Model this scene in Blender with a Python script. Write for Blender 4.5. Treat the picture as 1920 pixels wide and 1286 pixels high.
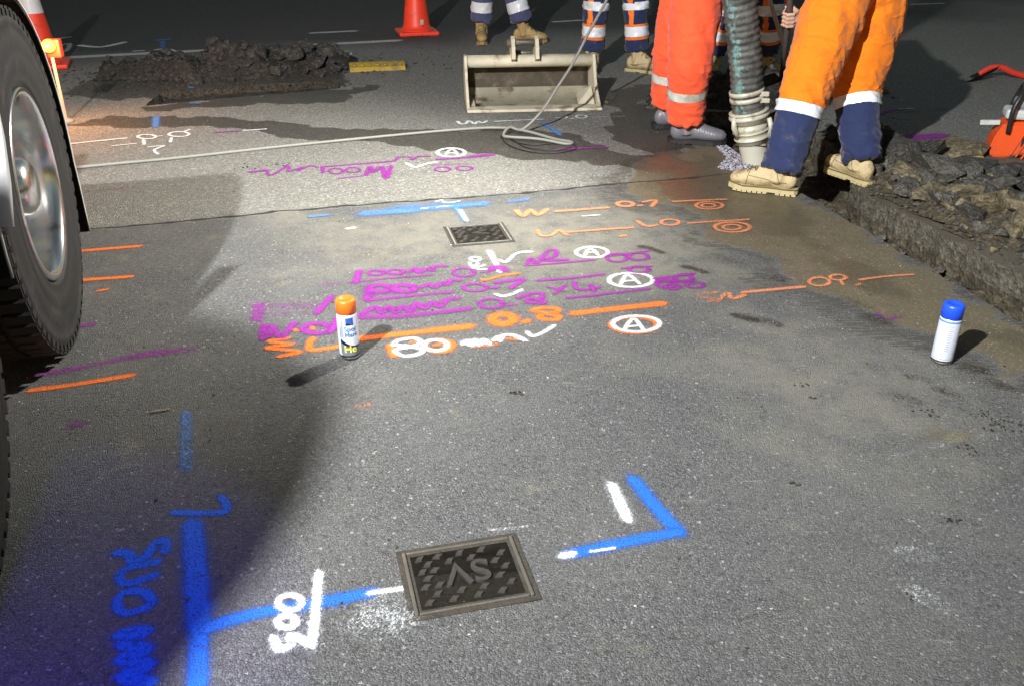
import bpy, bmesh, math, random
import numpy as np
from mathutils import Vector, Matrix, noise
from mathutils.geometry import delaunay_2d_cdt

R = math.radians
PI = math.pi
random.seed(7)
for o in list(bpy.data.objects):
    bpy.data.objects.remove(o)
scene = bpy.context.scene
COL = scene.collection

# ------------------------------------------------------------------ camera
FPX, CH = 1700.0, 1.35                       # focal length in photo pixels, camera height
TH = math.atan(863.0 / FPX)                  # downward pitch
cam_d = bpy.data.cameras.new('camera')
cam = bpy.data.objects.new('camera', cam_d)
COL.objects.link(cam)
cam.location = (0, 0, CH)
cam.rotation_euler = (PI / 2 - TH, 0, 0)
cam_d.sensor_width = 36.0
cam_d.lens = 36.0 * FPX / 1920.0
cam_d.clip_end = 500
cam_d.clip_start = 0.05
scene.camera = cam

# ------------------------------------------------------------------ world, exposure
w = bpy.data.worlds.new('World')
scene.world = w
w.use_nodes = True
nt = w.node_tree
bg = nt.nodes['Background']
sky = nt.nodes.new('ShaderNodeTexSky')
sky.sky_type = 'NISHITA'
sky.sun_disc = False
sky.sun_elevation = R(3)
sky.sun_rotation = R(200)
nt.links.new(sky.outputs[0], bg.inputs[0])
bg.inputs[1].default_value = 0.13
scene.view_settings.view_transform = 'Standard'
scene.view_settings.look = 'None'
scene.view_settings.gamma = 1
scene.view_settings.exposure = 0
scene.render.engine = 'CYCLES'
scene.cycles.transparent_max_bounces = 24
scene.cycles.max_bounces = 4
scene.cycles.diffuse_bounces = 2
scene.cycles.glossy_bounces = 3
scene.cycles.caustics_reflective = False
scene.cycles.caustics_refractive = False

# lamp settings (each lamp hangs in the fixture built further down)
FLOOD_POS = Vector((-1.64, -0.34, 3.1))      # work light on top of the truck
FLOOD_AIM = Vector((1.3, 6.4, 0.0))
FLOOD_W = 2900
BOOM_POS = Vector((0.92, 4.23, 2.25))        # work light hung from the suction boom
BOOM_AIM = Vector((-1.6, 4.0, 0.0))
BOOM_W = 1000
BLUE_POS = Vector((-0.88, 0.70, 0.66))        # blue side light under the truck locker
BLUE_AIM = Vector((-0.97, 0.98, 0.0))
BLUE_W = 30
AMBER_W = 30


# ------------------------------------------------------------------ helpers
cT, sT = math.cos(TH), math.sin(TH)


def G(px, py, z=0.0):
    """photo pixel -> point of the level plane at height z"""
    u = (px - 960) / FPX
    v = (py - 643) / FPX
    t = (CH - z) / (sT + v * cT)
    return Vector((t * u, t * (cT - v * sT), z))


def GY(px, py, Y):
    """photo pixel -> point on its sight line at distance Y along the street"""
    u = (px - 960) / FPX
    v = (py - 643) / FPX
    t = Y / (cT - v * sT)
    return Vector((t * u, Y, CH - t * (sT + v * cT)))


def link(o, parent=None):
    COL.objects.link(o)
    if parent is not None:
        o.parent = parent
    return o


def tag(o, label=None, cat=None, group=None, kind=None):
    if label: o['label'] = label
    if cat: o['category'] = cat
    if group: o['group'] = group
    if kind: o['kind'] = kind
    return o


def empty(name, loc=(0, 0, 0), rz=0.0, label=None, cat=None, group=None):
    o = bpy.data.objects.new(name, None)
    link(o)
    o.location = loc
    o.rotation_euler = (0, 0, rz)
    o.empty_display_size = 0.1
    return tag(o, label, cat, group)


def mesh_obj(name, bm_or_me, mats, parent=None, smooth=False):
    if isinstance(bm_or_me, bmesh.types.BMesh):
        me = bpy.data.meshes.new(name)
        bm_or_me.to_mesh(me)
        bm_or_me.free()
    else:
        me = bm_or_me
    if not isinstance(mats, (list, tuple)):
        mats = [mats]
    if not me.materials:
        for m in mats:
            me.materials.append(m)
    if smooth:
        me.polygons.foreach_set('use_smooth', [True] * len(me.polygons))
    o = bpy.data.objects.new(name, me)
    return link(o, parent)


def box(bm, cx, cy, cz, sx, sy, sz, mi=0, M=None, bev=0.0):
    mat = Matrix.Translation((cx, cy, cz)) @ Matrix.Diagonal((sx, sy, sz, 1))
    if M is not None:
        mat = M @ mat
    r = bmesh.ops.create_cube(bm, size=1.0, matrix=mat)
    fs = set(f for v in r['verts'] for f in v.link_faces)
    for f in fs:
        f.material_index = mi
    if bev > 0:
        es = list(set(e for v in r['verts'] for e in v.link_edges))
        bmesh.ops.bevel(bm, geom=es, offset=bev, segments=2, affect='EDGES', profile=0.5)


def ring_frame(d, hint=Vector((0, 0, 1))):
    d = d.normalized()
    if abs(d.dot(hint)) > 0.97:
        hint = Vector((0, 1, 0))
    x = hint.cross(d).normalized()
    y = d.cross(x).normalized()
    return x, y


def loft(bm, pts, radii, n=12, hint=Vector((0, 1, 0)), mi=0, cap=True, closed=False):
    """tube through pts with (a,b) radii; a along hint x d, b the other way"""
    pts = [Vector(p) for p in pts]
    rings = []
    N = len(pts)
    for i, p in enumerate(pts):
        if closed:
            d = pts[(i + 1) % N] - pts[i - 1]
        else:
            d = pts[min(i + 1, N - 1)] - pts[max(i - 1, 0)]
        x, y = ring_frame(d, hint)
        r = radii[i] if isinstance(radii, list) else radii
        a, b = r if isinstance(r, (list, tuple)) else (r, r)
        rings.append([bm.verts.new(p + x * a * math.cos(2 * PI * k / n) + y * b * math.sin(2 * PI * k / n)) for k in range(n)])
    M = N if closed else N - 1
    for i in range(M):
        r0, r1 = rings[i], rings[(i + 1) % N]
        for k in range(n):
            f = bm.faces.new((r0[k], r0[(k + 1) % n], r1[(k + 1) % n], r1[k]))
            f.material_index = mi
            f.smooth = True
    if cap and not closed:
        f = bm.faces.new(list(reversed(rings[0]))); f.material_index = mi
        f = bm.faces.new(rings[-1]); f.material_index = mi
    return rings


def lathe(bm, prof, n=32, M=None, mi=0, smooth=True):
    """revolve (r,z) profile about z"""
    rings = []
    for r, z in prof:
        ring = []
        for k in range(n):
            a = 2 * PI * k / n
            v = Vector((r * math.cos(a), r * math.sin(a), z))
            if M is not None:
                v = M @ v
            ring.append(bm.verts.new(v))
        rings.append(ring)
    for i in range(len(rings) - 1):
        for k in range(n):
            f = bm.faces.new((rings[i][k], rings[i][(k + 1) % n], rings[i + 1][(k + 1) % n], rings[i + 1][k]))
            f.material_index = mi
            f.smooth = smooth
    return rings


def spline(pts, per=8, closed=False):
    pts = [Vector(p) for p in pts]
    n = len(pts)
    out = []
    for i in range(n if closed else n - 1):
        if closed:
            p0, p1, p2, p3 = pts[i - 1], pts[i], pts[(i + 1) % n], pts[(i + 2) % n]
        else:
            p0, p1, p2, p3 = pts[max(i - 1, 0)], pts[i], pts[i + 1], pts[min(i + 2, n - 1)]
        for k in range(per):
            t = k / per
            out.append(0.5 * (2 * p1 + (p2 - p0) * t + (2 * p0 - 5 * p1 + 4 * p2 - p3) * t * t + (3 * p1 - p0 - 3 * p2 + p3) * t ** 3))
    if not closed:
        out.append(pts[-1])
    return out


def remeshed(bm, voxel, smooth_it=4, name='tmp'):
    """union of the shapes in bm as one continuous surface"""
    me = bpy.data.meshes.new(name)
    bm.to_mesh(me)
    bm.free()
    o = bpy.data.objects.new(name, me)
    COL.objects.link(o)
    m = o.modifiers.new('r', 'REMESH')
    m.mode = 'VOXEL'
    m.voxel_size = voxel
    if smooth_it:
        s = o.modifiers.new('s', 'SMOOTH')
        s.iterations = smooth_it
        s.factor = 0.5
    dg = bpy.context.evaluated_depsgraph_get()
    ev = o.evaluated_get(dg)
    out = bpy.data.meshes.new_from_object(ev)
    bpy.data.objects.remove(o)
    bpy.data.meshes.remove(me)
    out.materials.clear()
    out.polygons.foreach_set('use_smooth', [True] * len(out.polygons))
    return out


def norms(me):
    a = np.empty(len(me.vertices) * 3, np.float32)
    me.vertices.foreach_get('normal', a)
    return [Vector(q) for q in a.reshape(-1, 3).tolist()]


def text_mesh(body, size, depth, bold=0.0):
    cu = bpy.data.curves.new('t', 'FONT')
    cu.body = body
    cu.size = size
    cu.extrude = depth
    cu.offset = bold
    cu.align_x = 'CENTER'
    cu.align_y = 'CENTER'
    cu.resolution_u = 4
    o = bpy.data.objects.new('t', cu)
    COL.objects.link(o)
    dg = bpy.context.evaluated_depsgraph_get()
    me = bpy.data.meshes.new_from_object(o.evaluated_get(dg))
    bpy.data.objects.remove(o)
    me.materials.clear()
    return me


# ------------------------------------------------------------------ materials
def new_mat(name):
    m = bpy.data.materials.new(name)
    m.use_nodes = True
    return m, m.node_tree.nodes, m.node_tree.links, m.node_tree.nodes['Principled BSDF']


class NB:
    """small node building helper"""
    def __init__(s, m):
        s.t = m.node_tree; s.n = s.t.nodes; s.l = s.t.links

    def node(s, typ, **kw):
        n = s.n.new(typ)
        for k, v in kw.items():
            setattr(n, k, v)
        return n

    def val(s, sock, v):
        if hasattr(v, 'is_linked') or hasattr(v, 'links'):
            s.l.new(v, sock)
        else:
            sock.default_value = v

    def math(s, op, a, b=0.0, c=0.0, clamp=False):
        n = s.node('ShaderNodeMath', operation=op, use_clamp=clamp)
        s.val(n.inputs[0], a); s.val(n.inputs[1], b)
        if len(n.inputs) > 2: s.val(n.inputs[2], c)
        return n.outputs[0]

    def mix(s, fac, a, b):
        n = s.node('ShaderNodeMix', data_type='RGBA')
        s.val(n.inputs[0], fac)
        for sock, v in ((n.inputs[6], a), (n.inputs[7], b)):
            if isinstance(v, tuple) and len(v) == 3: v = v + (1.0,)
            s.val(sock, v)
        return n.outputs[2]

    def noise(s, vec, scale, detail=4, rough=0.55):
        n = s.node('ShaderNodeTexNoise')
        n.inputs['Scale'].default_value = scale
        n.inputs['Detail'].default_value = detail
        n.inputs['Roughness'].default_value = rough
        if vec is not None: s.l.new(vec, n.inputs['Vector'])
        return n.outputs[0]

    def vor(s, vec, scale, feature='F1', rnd=1.0):
        n = s.node('ShaderNodeTexVoronoi', feature=feature)
        n.inputs['Scale'].default_value = scale
        n.inputs['Randomness'].default_value = rnd
        if vec is not None: s.l.new(vec, n.inputs['Vector'])
        return n

    def ramp(s, fac, stops, interp='LINEAR'):
        n = s.node('ShaderNodeValToRGB')
        n.color_ramp.interpolation = interp
        e = n.color_ramp.elements
        while len(e) < len(stops): e.new(0.5)
        for i, (p, c) in enumerate(stops):
            e[i].position = p
            if isinstance(c, (int, float)): c = (c, c, c)
            e[i].color = tuple(c) + (1.0,)
        s.l.new(fac, n.inputs[0])
        return n.outputs[0]

    def attr(s, name):
        n = s.node('ShaderNodeAttribute', attribute_name=name)
        return n.outputs['Fac']

    def smooth(s, x, lo, hi):
        n = s.node('ShaderNodeMapRange', interpolation_type='SMOOTHSTEP')
        s.val(n.inputs['Value'], x)
        n.inputs['From Min'].default_value = lo
        n.inputs['From Max'].default_value = hi
        return n.outputs[0]

    def bump(s, h, strength, dist, normal=None):
        n = s.node('ShaderNodeBump')
        n.inputs['Strength'].default_value = strength
        n.inputs['Distance'].default_value = dist
        s.l.new(h, n.inputs['Height'])
        if normal is not None: s.l.new(normal, n.inputs['Normal'])
        return n.outputs[0]

    def pos(s):
        return s.node('ShaderNodeNewGeometry').outputs['Position']

    def obj(s):
        return s.node('ShaderNodeTexCoord').outputs['Object']


def simple(name, col, rough=0.6, metal=0.0, var=0.25, scale=20, bump=0.0, bscale=60, dirt=None, dirt_amt=0.0, dscale=6, spec=0.5):
    """plain colour with grain, slight variation and optional dirt"""
    m, n, l, b = new_mat(name)
    k = NB(m)
    p = k.obj()
    f = k.noise(p, scale, 5)
    c0 = tuple(x * (1 - var) for x in col)
    c1 = tuple(min(1, x * (1 + var)) for x in col)
    c = k.mix(f, c0, c1)
    if dirt is not None:
        d = k.smooth(k.noise(p, dscale, 6, 0.65), 0.62 - dirt_amt * 0.4, 0.72)
        c = k.mix(d, c, dirt)
    l.new(c, b.inputs['Base Color'])
    b.inputs['Roughness'].default_value = rough
    b.inputs['Metallic'].default_value = metal
    b.inputs['Specular IOR Level'].default_value = spec
    if bump > 0:
        l.new(k.bump(k.noise(p, bscale, 4), bump, 0.01), b.inputs['Normal'])
    return m


def cloth(name, col, dirt=(0.2, 0.16, 0.1), amt=0.3, grime=0.0):
    m, n, l, b = new_mat(name)
    k = NB(m)
    p = k.obj()
    f = k.noise(p, 7, 5)
    c = k.mix(f, tuple(x * 0.8 for x in col), tuple(min(1, x * 1.15) for x in col))
    d = k.math('MULTIPLY', k.smooth(k.noise(p, 9, 8, 0.7), 0.66 - 0.25 * amt, 0.8), 0.7)
    c = k.mix(d, c, dirt)
    l.new(c, b.inputs['Base Color'])
    b.inputs['Roughness'].default_value = 0.85
    b.inputs['Specular IOR Level'].default_value = 0.2
    b.inputs['Sheen Weight'].default_value = 0.15
    mp = k.node('ShaderNodeMapping'); mp.inputs['Scale'].default_value = (1.0, 1.0, 1.7); mp.inputs['Rotation'].default_value = (0.5, 0.4, 0); l.new(p, mp.inputs['Vector'])
    nz_ = k.noise(mp.outputs[0], 7.5, 2, 0.45)
    rdg = k.math('POWER', k.math('SUBTRACT', 1.0, k.math('MULTIPLY', k.math('ABSOLUTE', k.math('SUBTRACT', nz_, 0.5)), 4.0), clamp=True), 2.5)
    nb = k.bump(rdg, 0.40, 0.012)
    wv = k.noise(p, 420, 2)
    l.new(k.bump(wv, 0.25, 0.002, nb), b.inputs['Normal'])
    return m


def emis(name, col, strength):
    m, n, l, b = new_mat(name)
    b.inputs['Base Color'].default_value = col + (1,)
    b.inputs['Emission Color'].default_value = col + (1,)
    b.inputs['Emission Strength'].default_value = strength
    return m


M = {}
M['navy'] = cloth('navy_cloth', (0.020, 0.030, 0.085), dirt=(0.13, 0.12, 0.11), amt=0.55)
M['slate'] = cloth('slate_blue_cloth', (0.075, 0.080, 0.17), amt=0.2)
M['orange_cloth'] = cloth('orange_cloth', (0.74, 0.185, 0.008), dirt=(0.30, 0.085, 0.012), amt=0.45)
M['red_cloth'] = cloth('red_orange_cloth', (0.85, 0.10, 0.035), dirt=(0.28, 0.07, 0.03), amt=0.5)
M['hivis'] = cloth('orange_trim_cloth', (0.85, 0.20, 0.03), amt=0.1)
M['tape'] = simple('reflective_tape', (0.72, 0.75, 0.80), 0.35, 0.0, 0.1, 40, dirt=(0.45, 0.42, 0.36), dirt_amt=0.2)
M['tape_dirty'] = simple('dirty_reflective_tape', (0.52, 0.52, 0.47), 0.45, 0.0, 0.2, 40, dirt=(0.3, 0.25, 0.18), dirt_amt=0.35)
M['boot_tan'] = simple('tan_leather', (0.42, 0.29, 0.12), 0.65, 0, 0.3, 14, 0.3, 50, (0.2, 0.13, 0.06), 0.25, 12)
M['boot_pale'] = simple('dusty_pale_leather', (0.50, 0.40, 0.22), 0.75, 0, 0.25, 14, 0.6, 35, (0.22, 0.15, 0.08), 0.32, 14)
M['sole_pale'] = simple('pale_rubber_sole', (0.46, 0.39, 0.20), 0.7, 0, 0.2, 20, 0.15, 90, (0.3, 0.25, 0.15), 0.15, 18)
M['sole_tan'] = simple('tan_rubber_sole', (0.34, 0.22, 0.09), 0.7, 0, 0.25, 20, 0.15, 90)
M['lace'] = simple('dirty_lace', (0.13, 0.09, 0.05), 0.9)
M['gumboot'] = simple('grey_rubber', (0.15, 0.145, 0.165), 0.42, 0, 0.2, 10, 0.15, 40, (0.25, 0.22, 0.17), 0.15, 10)
M['black_rubber'] = simple('black_rubber', (0.012, 0.0115, 0.0115), 0.65, 0, 0.3, 16, 0.2, 60, (0.035, 0.032, 0.028), 0.3, 8)
M['skin'] = simple('skin', (0.55, 0.33, 0.23), 0.55, 0, 0.12, 30, 0.1, 120)
M['cone'] = simple('cone_plastic', (0.90, 0.055, 0.022), 0.45, 0, 0.08, 8, 0.05, 30, (0.35, 0.05, 0.02), 0.12, 10)
M['steel_pale'] = simple('dusty_bucket_steel', (0.56, 0.51, 0.38), 0.7, 0, 0.3, 9, 0.35, 35, (0.17, 0.12, 0.07), 0.28, 7)
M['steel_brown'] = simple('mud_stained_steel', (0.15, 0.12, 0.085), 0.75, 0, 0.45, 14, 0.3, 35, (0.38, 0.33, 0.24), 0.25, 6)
M['steel_dark'] = simple('worn_dark_steel', (0.10, 0.085, 0.07), 0.5, 0.3, 0.35, 12, 0.3, 40, (0.28, 0.22, 0.15), 0.3, 5)
M['hose_grey'] = simple('cream_hose', (0.23, 0.228, 0.20), 0.5, 0, 0.12, 15, 0.05, 80, (0.2, 0.17, 0.12), 0.12, 9)
M['coupling'] = simple('dusty_alloy', (0.50, 0.48, 0.38), 0.5, 0.15, 0.2, 14, 0.15, 60, (0.22, 0.18, 0.12), 0.25, 14)
M['pipe_pale'] = simple('pale_plastic_pipe', (0.52, 0.50, 0.40), 0.5, 0, 0.15, 6, 0.1, 40, (0.3, 0.26, 0.18), 0.2, 8)
M['wire'] = simple('dark_wire', (0.05, 0.05, 0.045), 0.5, 0.5)
M['white_paint'] = simple('white_truck_paint', (0.72, 0.72, 0.72), 0.35, 0, 0.06, 3, dirt=(0.3, 0.27, 0.22), dirt_amt=0.15)
M['black_plastic'] = simple('black_plastic', (0.018, 0.016, 0.016), 0.45, 0, 0.3, 10, 0.05, 40)
M['chassis'] = simple('chassis_black', (0.03, 0.03, 0.03), 0.5, 0.2, 0.3)
M['chrome'] = simple('polished_alloy', (0.90, 0.89, 0.87), 0.20, 1.0, 0.08, 5, dirt=(0.45, 0.40, 0.33), dirt_amt=0.22, dscale=9)
M['alloy'] = simple('dull_alloy', (0.30, 0.27, 0.24), 0.32, 0.9, 0.25, 7, dirt=(0.12, 0.09, 0.07), dirt_amt=0.3)
M['trim'] = simple('pale_trim', (0.62, 0.60, 0.55), 0.4, 0, 0.15, 9)
M['can_white'] = simple('can_white_label', (0.62, 0.68, 0.80), 0.3, 0.2, 0.05, 30)
M['can_grey'] = simple('can_grey_print', (0.33, 0.36, 0.42), 0.3, 0.2, 0.05, 30)
M['can_slate'] = simple('can_slate_print', (0.12, 0.14, 0.16), 0.35, 0, 0.05, 30)
M['can_black'] = simple('can_black_print', (0.008, 0.008, 0.012), 0.3, 0, 0.05, 30)
M['can_blue'] = simple('can_blue_print', (0.03, 0.09, 0.35), 0.3, 0, 0.05, 30)
M['can_teal'] = simple('can_teal_band', (0.10, 0.25, 0.45), 0.3, 0, 0.05, 30)
M['can_yellow'] = simple('can_yellow_print', (0.75, 0.72, 0.10), 0.4, 0, 0.05, 30)
M['can_ink'] = simple('can_ink_print', (0.10, 0.20, 0.36), 0.4, 0, 0.05, 30)
M['cap_orange'] = simple('orange_cap', (0.95, 0.16, 0.015), 0.4, 0, 0.06, 12)
M['cap_blue'] = simple('blue_cap', (0.012, 0.075, 0.78), 0.38, 0, 0.06, 12)
M['tin'] = simple('bare_tin', (0.6, 0.6, 0.58), 0.25, 1.0, 0.1, 30)
M['cast_iron'] = simple('cast_iron', (0.125, 0.112, 0.095), 0.45, 0.2, 0.35, 18, 0.3, 90, (0.24, 0.19, 0.11), 0.22, 16)
M['worn_iron'] = simple('worn_bright_iron', (0.10, 0.09, 0.08), 0.38, 0.5, 0.3, 40, 0.2, 90, (0.07, 0.06, 0.045), 0.3, 30)
M['dusty_iron'] = simple('dusty_cast_iron', (0.19, 0.185, 0.165), 0.8, 0.0, 0.35, 18, 0.3, 90, (0.05, 0.045, 0.04), 0.25, 26)
M['grit'] = simple('packed_grit', (0.055, 0.046, 0.032), 0.9, 0, 0.6, 60, 0.6, 120, (0.03, 0.028, 0.025), 0.5, 30)
M['saw_orange'] = simple('saw_orange_housing', (0.75, 0.085, 0.012), 0.45, 0, 0.15, 10, 0.08, 40, (0.16, 0.10, 0.06), 0.28, 9)
M['saw_grey'] = simple('saw_grey_housing', (0.22, 0.23, 0.26), 0.5, 0, 0.2, 14, 0.08, 40, (0.28, 0.24, 0.17), 0.3, 8)
M['saw_pale'] = simple('saw_pale_cover', (0.50, 0.52, 0.52), 0.5, 0, 0.15, 14, dirt=(0.25, 0.2, 0.14), dirt_amt=0.2)
M['yellow'] = simple('worn_yellow_plastic', (0.36, 0.25, 0.03), 0.6, 0, 0.25, 12, 0.2, 40, (0.16, 0.12, 0.06), 0.35, 10)
M['timber'] = simple('grey_timber', (0.22, 0.20, 0.17), 0.8, 0, 0.4, 14, 0.3, 60)
M['wood_pale'] = simple('pale_tool_handle', (0.55, 0.47, 0.40), 0.55, 0, 0.2, 14)
M['red_handle'] = simple('red_handle', (0.72, 0.05, 0.025), 0.4, 0, 0.12, 10)
M['lens_amber'] = emis('amber_lens_lit', (1.0, 0.33, 0.02), 9.0)
M['lens_white'] = emis('flood_lens_lit', (1.0, 0.98, 0.92), 30.0)
M['lens_blue'] = emis('blue_lens_lit', (0.12, 0.08, 1.0), 12.0)
M['lens_street'] = emis('street_lens_lit', (1.0, 0.86, 0.66), 30.0)


def soil_mat(name, c0, c1, c2, scale=26, rough=0.9):
    m, n, l, b = new_mat(name)
    k = NB(m)
    p = k.pos()
    v = k.vor(p, scale * 2.2)
    f = k.noise(p, scale, 6, 0.7)
    c = k.ramp(f, [(0.3, c0), (0.55, c1), (0.72, c2)])
    ck = k.smooth(v.outputs['Color'], 0.55, 0.95)
    c = k.mix(k.math('MULTIPLY', ck, 0.35), c, tuple(min(1, x * 1.6) for x in c2))
    l.new(c, b.inputs['Base Color'])
    b.inputs['Roughness'].default_value = rough
    b.inputs['Specular IOR Level'].default_value = 0.3
    nb = k.bump(f, 0.9, 0.03)
    l.new(k.bump(v.outputs['Distance'], 0.6, 0.012, nb), b.inputs['Normal'])
    return m


M['soil_dark'] = soil_mat('dark_spoil', (0.012, 0.011, 0.010), (0.038, 0.034, 0.030), (0.085, 0.075, 0.062), 24)
M['soil_brown'] = soil_mat('brown_subgrade', (0.030, 0.024, 0.015), (0.085, 0.070, 0.046), (0.17, 0.145, 0.095), 26)
M['pit_face'] = soil_mat('damp_cut_face', (0.022, 0.019, 0.014), (0.052, 0.046, 0.036), (0.10, 0.088, 0.068), 34)
M['trench_cut'] = soil_mat('cut_asphalt_face', (0.045, 0.040, 0.030), (0.120, 0.108, 0.080), (0.215, 0.195, 0.145), 34)
M['chunk_dark'] = soil_mat('asphalt_chunk_dark', (0.026, 0.024, 0.021), (0.068, 0.064, 0.056), (0.15, 0.142, 0.125), 38)
M['chunk_black'] = soil_mat('asphalt_chunk_black', (0.020, 0.019, 0.018), (0.055, 0.052, 0.049), (0.13, 0.125, 0.115), 38)
M['chunk_grey'] = soil_mat('asphalt_chunk_grey', (0.052, 0.048, 0.040), (0.120, 0.113, 0.094), (0.22, 0.205, 0.17), 38)
M['chunk_brown'] = soil_mat('clay_chunk_brown', (0.07, 0.055, 0.03), (0.17, 0.14, 0.085), (0.30, 0.26, 0.17), 24)
M['chunk_yellow'] = soil_mat('ochre_stone', (0.25, 0.22, 0.08), (0.42, 0.37, 0.15), (0.55, 0.5, 0.25), 20)
M['foam'] = simple('wet_lilac_gravel', (0.42, 0.40, 0.47), 0.25, 0, 0.5, 60, 0.4, 90)


# ------------------------------------------------------------------ road sheet with cut trenches
def jag(poly, step=0.06, amp=0.012, seed=0):
    out = []
    n = len(poly)
    for i in range(n):
        a, b = Vector(poly[i]).to_2d(), Vector(poly[(i + 1) % n]).to_2d()
        d = b - a
        k = max(1, int(d.length / step))
        nr = Vector((-d.y, d.x)).normalized()
        for j in range(k):
            p = a + d * (j / k)
            q = noise.noise(Vector((p.x * 7, p.y * 7, seed))) * amp * 2 + noise.noise(Vector((p.x * 25, p.y * 25, seed + 5))) * amp
            out.append(p + nr * q)
    return out


tdir = Vector((0.225, -0.974))               # along the trench, towards the camera
tnor = Vector((0.974, 0.225))
L0 = Vector((1.41, 4.29))
trench_poly = [L0 - tdir * 1.02, L0, L0 + tdir * 1.50, L0 + tdir * 1.56 + tnor * 0.30, L0 + tdir * 0.0 + tnor * 0.30,
               L0 - tdir * 0.30 + tnor * 0.50, L0 - tdir * 1.55 + tnor * 0.75, L0 - tdir * 1.75 + tnor * 0.10]
pit_poly = [G(274, 201), G(430, 186), G(640, 168), G(640, 152), G(470, 161), G(300, 176)]
trench_j = jag(trench_poly, 0.035, 0.013, 1)
pit_j = jag(pit_poly, 0.06, 0.015, 2)


def inside(p, poly):
    x, y = p[0], p[1]
    c = False
    n = len(poly)
    j = n - 1
    for i in range(n):
        xi, yi = poly[i][0], poly[i][1]
        xj, yj = poly[j][0], poly[j][1]
        if (yi > y) != (yj > y) and x < (xj - xi) * (y - yi) / (yj - yi) + xi:
            c = not c
        j = i
    return c


def sdist(P, poly):
    """signed distance (negative inside) of an (n,2) array to a polygon"""
    poly = np.array([[q[0], q[1]] for q in poly])
    n = len(poly)
    best = np.full(len(P), 1e9)
    ins = np.zeros(len(P), bool)
    for i in range(n):
        a = poly[i]; b = poly[(i + 1) % n]
        ab = b - a
        t = np.clip(((P - a) @ ab) / max(ab @ ab, 1e-9), 0, 1)
        d = np.linalg.norm(P - (a + t[:, None] * ab), axis=1)
        best = np.minimum(best, d)
        cond = (a[1] > P[:, 1]) != (b[1] > P[:, 1])
        with np.errstate(divide='ignore', invalid='ignore'):
            xi = (b[0] - a[0]) * (P[:, 1] - a[1]) / (b[1] - a[1]) + a[0]
        ins ^= cond & (P[:, 0] < xi)
    return np.where(ins, -best, best)


def gpoly(pts):
    return [G(*p) for p in pts]


def axis_pts(lo, hi, a, b, fine, coarse):
    out = [lo]
    while out[-1] < hi:
        x = out[-1]
        d = max(a - x, x - b, 0)
        out.append(x + fine + (coarse - fine) * min(1, d / 12.0) if d > 0 else x + fine)
    return out


xs = axis_pts(-60, 60, -2.6, 2.8, 0.045, 4.0)
ys = axis_pts(-30, 130, 0.9, 6.6, 0.045, 4.0)
verts2d, edges = [], []
for loop in (trench_j, pit_j):
    s0 = len(verts2d)
    for p in loop:
        verts2d.append(Vector((p[0], p[1])))
    for i in range(len(loop)):
        edges.append((s0 + i, s0 + (i + 1) % len(loop)))
nl = len(verts2d)
gp = np.array([(x, y) for y in ys for x in xs])
keep = (np.abs(sdist(gp, trench_j)) > 0.02) & (np.abs(sdist(gp, pit_j)) > 0.02) & (sdist(gp, trench_j) > 0) & (sdist(gp, pit_j) > 0)
for p in gp[keep]:
    verts2d.append(Vector((p[0], p[1])))
vo, eo, fo, _, _, _ = delaunay_2d_cdt(verts2d, edges, [], 0, 1e-6)
VP = np.array([(v.x, v.y) for v in vo])
fc_ = np.array([VP[list(f)].mean(axis=0) for f in fo])
fk_ = (sdist(fc_, trench_j) > 0) & (sdist(fc_, pit_j) > 0)
tri = [tuple(f) for f, k_ in zip(fo, fk_) if k_]

# joint between the old chip seal beyond and the smooth patch in front
joint_px = [(-300, 470), (150, 433), (300, 420), (620, 390), (860, 372), (1100, 352), (1340, 330), (1420, 322)]
joint = [G(*p) for p in joint_px]
jx = np.array([p.x for p in joint]); jy = np.array([p.y for p in joint])
yj = np.interp(VP[:, 0], jx, jy)
beyond = VP[:, 1] - yj
# dark new lane beyond the white edge line
e0, e1 = G(90, 112), G(745, 78)
sl = (e1.y - e0.y) / (e1.x - e0.x)
lane = VP[:, 1] - (e0.y + sl * (VP[:, 0] - e0.x))


def sm(x, lo, hi):
    t = np.clip((x - lo) / (hi - lo), 0, 1)
    return t * t * (3 - 2 * t)


def npnoise(sc, seed, oct=4):
    return np.array([noise.fractal(Vector((p[0] * sc, p[1] * sc, seed)), 0.9, 2.0, oct) for p in VP])


near = (np.abs(VP[:, 0]) < 6) & (VP[:, 1] > 0) & (VP[:, 1] < 14)
nz = np.zeros(len(VP)); nz2 = np.zeros(len(VP))
idx = np.where(near)[0]
for i in idx:
    p = VP[i]
    nz[i] = noise.fractal(Vector((p[0] * 4.5, p[1] * 4.5, 3.0)), 0.9, 2.0, 5)
    nz2[i] = noise.fractal(Vector((p[0] * 1.6, p[1] * 1.6, 9.0)), 0.9, 2.0, 4)
ground_z = sm(beyond, -0.01, 0.05) * 0.006 + np.where(near, nz2 * 0.004, 0.0)
ground_z -= ground_z.min() if False else 0.0

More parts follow.
